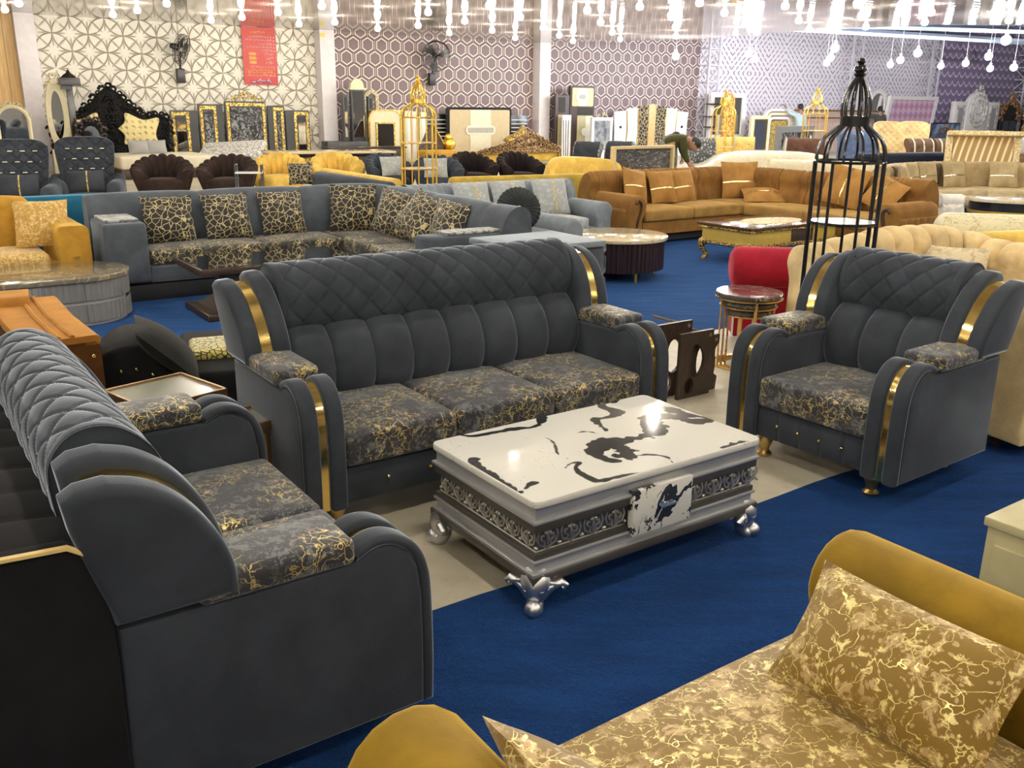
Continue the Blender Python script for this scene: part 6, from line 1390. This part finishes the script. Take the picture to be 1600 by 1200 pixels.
t = wthing('blue_mirror', 'wide mirror with blue reflections above the dark crested headboard', 'mirror', 31.6, 3.2); MB().box((0, 0, .58), (1.9, .06, 1.16), .01).build('frame', blacks, t); bm_ = NT('blue_reflection'); v_ = bm_.co(); bm_.set(Base_Color=bm_.mix(bm_.step(bm_.noise(v_, 3, 3), .4, .6), (.10, .16, .35), (.45, .55, .75)), Metallic=.6, Roughness=.1); MB().box((0, -.035, .6), (1.78, .012, 1.04)).build('mirror_glass', bm_.m, t, 30)
t = wthing('crested_headboard', 'slate blue crested headboard before the blue reflecting mirror', 'headboard', 30.0, 4.2)
slab(curve([(-1.15, .0), (-1.15, .55), (-.7, .72), (-.25, .90), (0, 1.06), (.25, .90), (.7, .72), (1.15, .55), (1.15, .0)], 4), -.07, .05, .02).build('board', velvet('slate_blue_velvet', (.06, .07, .10), .4, (.3, .35, .45)), t); curls(MB(), [(-.3, .86), (0, 1.0), (.3, .86)], .10, -.07).build('crest', bcar, t, 60)

# ------------------------------------------------------------------ the people
skin = plain('skin', (.32, .165, .10), .55); hairm = plain('black_hair', (.010, .009, .009), .6)
def skinned(name, J, E, m, parent, sub=2, root=0):
    me = bpy.data.meshes.new(name); me.from_pydata([j[0] for j in J], E, [])
    o = bpy.data.objects.new(name, me); C.objects.link(o); o.parent = parent; me.materials.append(m)
    k = o.modifiers.new('skin', 'SKIN'); k.use_smooth_shade = True
    for i, j in enumerate(J):
        v = me.skin_vertices[0].data[i]; v.radius = (j[1], j[2] if len(j) > 2 else j[1]); v.use_root = (i == root)
    s_ = o.modifiers.new('smooth', 'SUBSURF'); s_.levels = s_.render_levels = sub
    return o
def person(label, loc, rz, torso, arms, legs, shirt, trousers, head_dir, beard=False):
    """joints in metres, local x to the person's right, -y forward"""
    t = thing('person', label, 'person', loc, rz)
    pel, chest, neck, head = torso; J = [(pel, .11, .09), (tuple((np.array(pel) + chest) / 2), .105, .09), (chest, .125, .095), (neck, .055), (head, .08, .095)]
    E = [(0, 1), (1, 2), (2, 3), (3, 4)]
    hd = Vector(head_dir).normalized(); up = (Vector(head) - Vector(neck)).normalized()
    J.append((tuple(Vector(head) + up * .09), .07, .085)); E.append((4, 5))
    for L in legs:
        a = len(J); J += [(L[0], .095), (L[1], .062), (L[2], .042), (L[3], .035)]; E += [(0, a), (a, a + 1), (a + 1, a + 2), (a + 2, a + 3)]
    for A in arms:
        a = len(J); J += [(A[0], .06), (A[1], .045), (A[2], .032), (tuple(Vector(A[2]) + (Vector(A[2]) - Vector(A[1])).normalized() * .08), .034, .018)]; E += [(2, a), (a, a + 1), (a + 1, a + 2), (a + 2, a + 3)]
    body = skinned('body', J, E, skin, t)
    c = Vector(head); rt = up.cross(hd).normalized(); fw = rt.cross(up).normalized()
    Mh = Matrix(((rt.x, fw.x, up.x, c.x), (rt.y, fw.y, up.y, c.y), (rt.z, fw.z, up.z, c.z), (0, 0, 0, 1)))
    MB().ball((0, .02, .05), .118, 12, (.78, .95, 1.15)).ball((0, .135, .02), .02, 6, (.8, 1, 1.3)).ball((.085, .0, .03), .025, 6, (.5, 1, 1.3)).ball((-.085, .0, .03), .025, 6, (.5, 1, 1.3)).xf(Mh).build('face', skin, t, 60)
    MB().lathe([(.001, .19), (.06, .178), (.098, .13), (.106, .07), (.10, .03), (.09, -.01), (.06, -.03)], 18, (0, -.022, 0), Mh, .92, 1.02).build('hair', hairm, t, 60)
    for sg in (-1, 1): MB().ball((sg * .036, .118, .055), .011, 6).xf(Mh).build('eye', plain('eye_dark', (.02, .015, .012), .2), t)
    MB().ball((0, .118, -.03), .022, 6, (1.3, .4, .35)).xf(Mh).build('mouth', plain('lips', (.24, .09, .07), .5), t)
    for A in arms:
        d = (Vector(A[2]) - Vector(A[1])).normalized(); h0 = Vector(A[2]) + d * .09; sd = d.cross(Vector((0, 0, 1))); sd = sd.normalized() if sd.length > .1 else Vector((1, 0, 0)); nn = sd.cross(d)
        mb = MB()
        for q, (o_, l_) in enumerate(((-.028, .07), (-.010, .082), (.009, .077), (.027, .06))): mb.tube([h0 + sd * o_, h0 + sd * o_ * 1.15 + d * l_ * .55, h0 + sd * o_ * 1.15 + d * l_ * .9 - nn * .03], [.010, .009, .007], 6)
        mb.tube([h0 - d * .05 + sd * .03, h0 - d * .01 + sd * .055, h0 + d * .025 + sd * .058 - nn * .01], [.012, .011, .008], 6); mb.build('fingers', skin, t, 60)
    Js = [(pel, .16, .15), (tuple((np.array(pel) + chest) / 2), .155, .145), (chest, .175, .15), (tuple(np.array(chest) * .35 + np.array(neck) * .65), .085)]; Es = [(0, 1), (1, 2), (2, 3)]
    for A in arms:
        a = len(Js); Js += [(A[0], .08), (A[1], .062), (tuple(Vector(A[1]) + (Vector(A[2]) - Vector(A[1])) * .85), .046)]; Es += [(2, a), (a, a + 1), (a + 1, a + 2)]
    skinned('shirt', Js, Es, shirt, t)
    Jt = [(pel, .15, .118)]; Et = []
    for L in legs:
        a = len(Jt); Jt += [(L[0], .112), (L[1], .085), (tuple(Vector(L[1]) + (Vector(L[2]) - Vector(L[1])) * .95), .07)]; Et += [(0, a), (a, a + 1), (a + 1, a + 2)]
    skinned('trousers', Jt, Et, trousers, t)
    mb = MB()
    for L in legs: mb.tube([Vector(L[2]) + Vector((0, .06, -.04)), Vector(L[2]) + Vector((0, -.06, -.045)), Vector(L[2]) + Vector((0, -.17, -.055))], [.045, .05, .04], 8)
    mb.build('shoes', blacks, t, 60)
    return t
leg2 = lambda k=0: [((.09, 0, .88), (.10, -.03, .48), (.10, .02, .09), (.10, -.10, .04)), ((-.09, 0, .88), (-.10, -.02, .48), (-.10, .02, .09), (-.10, -.10, .04))]
olive = velvet('olive_shirt', (.055, .058, .022), .2, (.3, .3, .2), .9); camo = fleck('camouflage_cloth', (.09, .09, .06), (.25, .24, .18), (.05, .05, .035), .7, .5, 0, .8)
person('person in an olive shirt bending over the wrapped board, seen from the side', (2.78, 17.25, 0), 90, [(0, .02, .94), (0, -.26, 1.10), (0, -.36, 1.08), (0, -.46, 1.02)],
       [[(.16, -.28, 1.06), (.20, -.34, .82), (.14, -.48, .66)], [(-.16, -.28, 1.06), (-.20, -.30, .82), (-.14, -.42, .62)]], leg2(), olive, camo, (0, -.75, -.66))
person('person with black hair stooping beyond the olive shirted one, only the head showing', (2.95, 18.0, 0), 150, [(0, .02, .90), (0, -.20, 1.04), (0, -.27, 1.07), (0, -.32, 1.06)],
       [[(.16, -.22, 1.0), (.20, -.32, .80), (.14, -.44, .70)], [(-.16, -.22, 1.0), (-.20, -.30, .80), (-.14, -.42, .68)]], leg2(), plain('grey_shirt', (.12, .12, .12), .8), camo, (0, -.8, -.6))
person('person in a light blue shirt reaching one arm up to the wall unit, back turned', tuple(wp(24.75, 1.7)), WANG + 170, [(0, 0, .94), (0, -.01, 1.36), (0, 0, 1.50), (0, -.02, 1.62)],
       [[(.20, 0, 1.40), (.38, -.10, 1.46), (.56, -.18, 1.68)], [(-.20, 0, 1.40), (-.26, -.02, 1.12), (-.24, -.12, .90)]], leg2(), plain('light_blue_shirt', (.40, .52, .54), .7), plain('grey_trousers', (.14, .15, .16), .8), (0, -1, 0))
person('person with dark hair behind the butter yellow wing chair, one arm raised', tuple(wp(29.6, 1.6)), WANG + 150, [(0, 0, .94), (0, -.01, 1.34), (0, 0, 1.48), (0, -.02, 1.58)],
       [[(.20, 0, 1.38), (.40, -.06, 1.40), (.58, -.1, 1.56)], [(-.20, 0, 1.38), (-.26, -.02, 1.10), (-.24, -.12, .88)]], leg2(), plain('charcoal_shirt', (.05, .052, .05), .8), plain('dark_trousers', (.04, .04, .045), .8), (0, -1, 0))
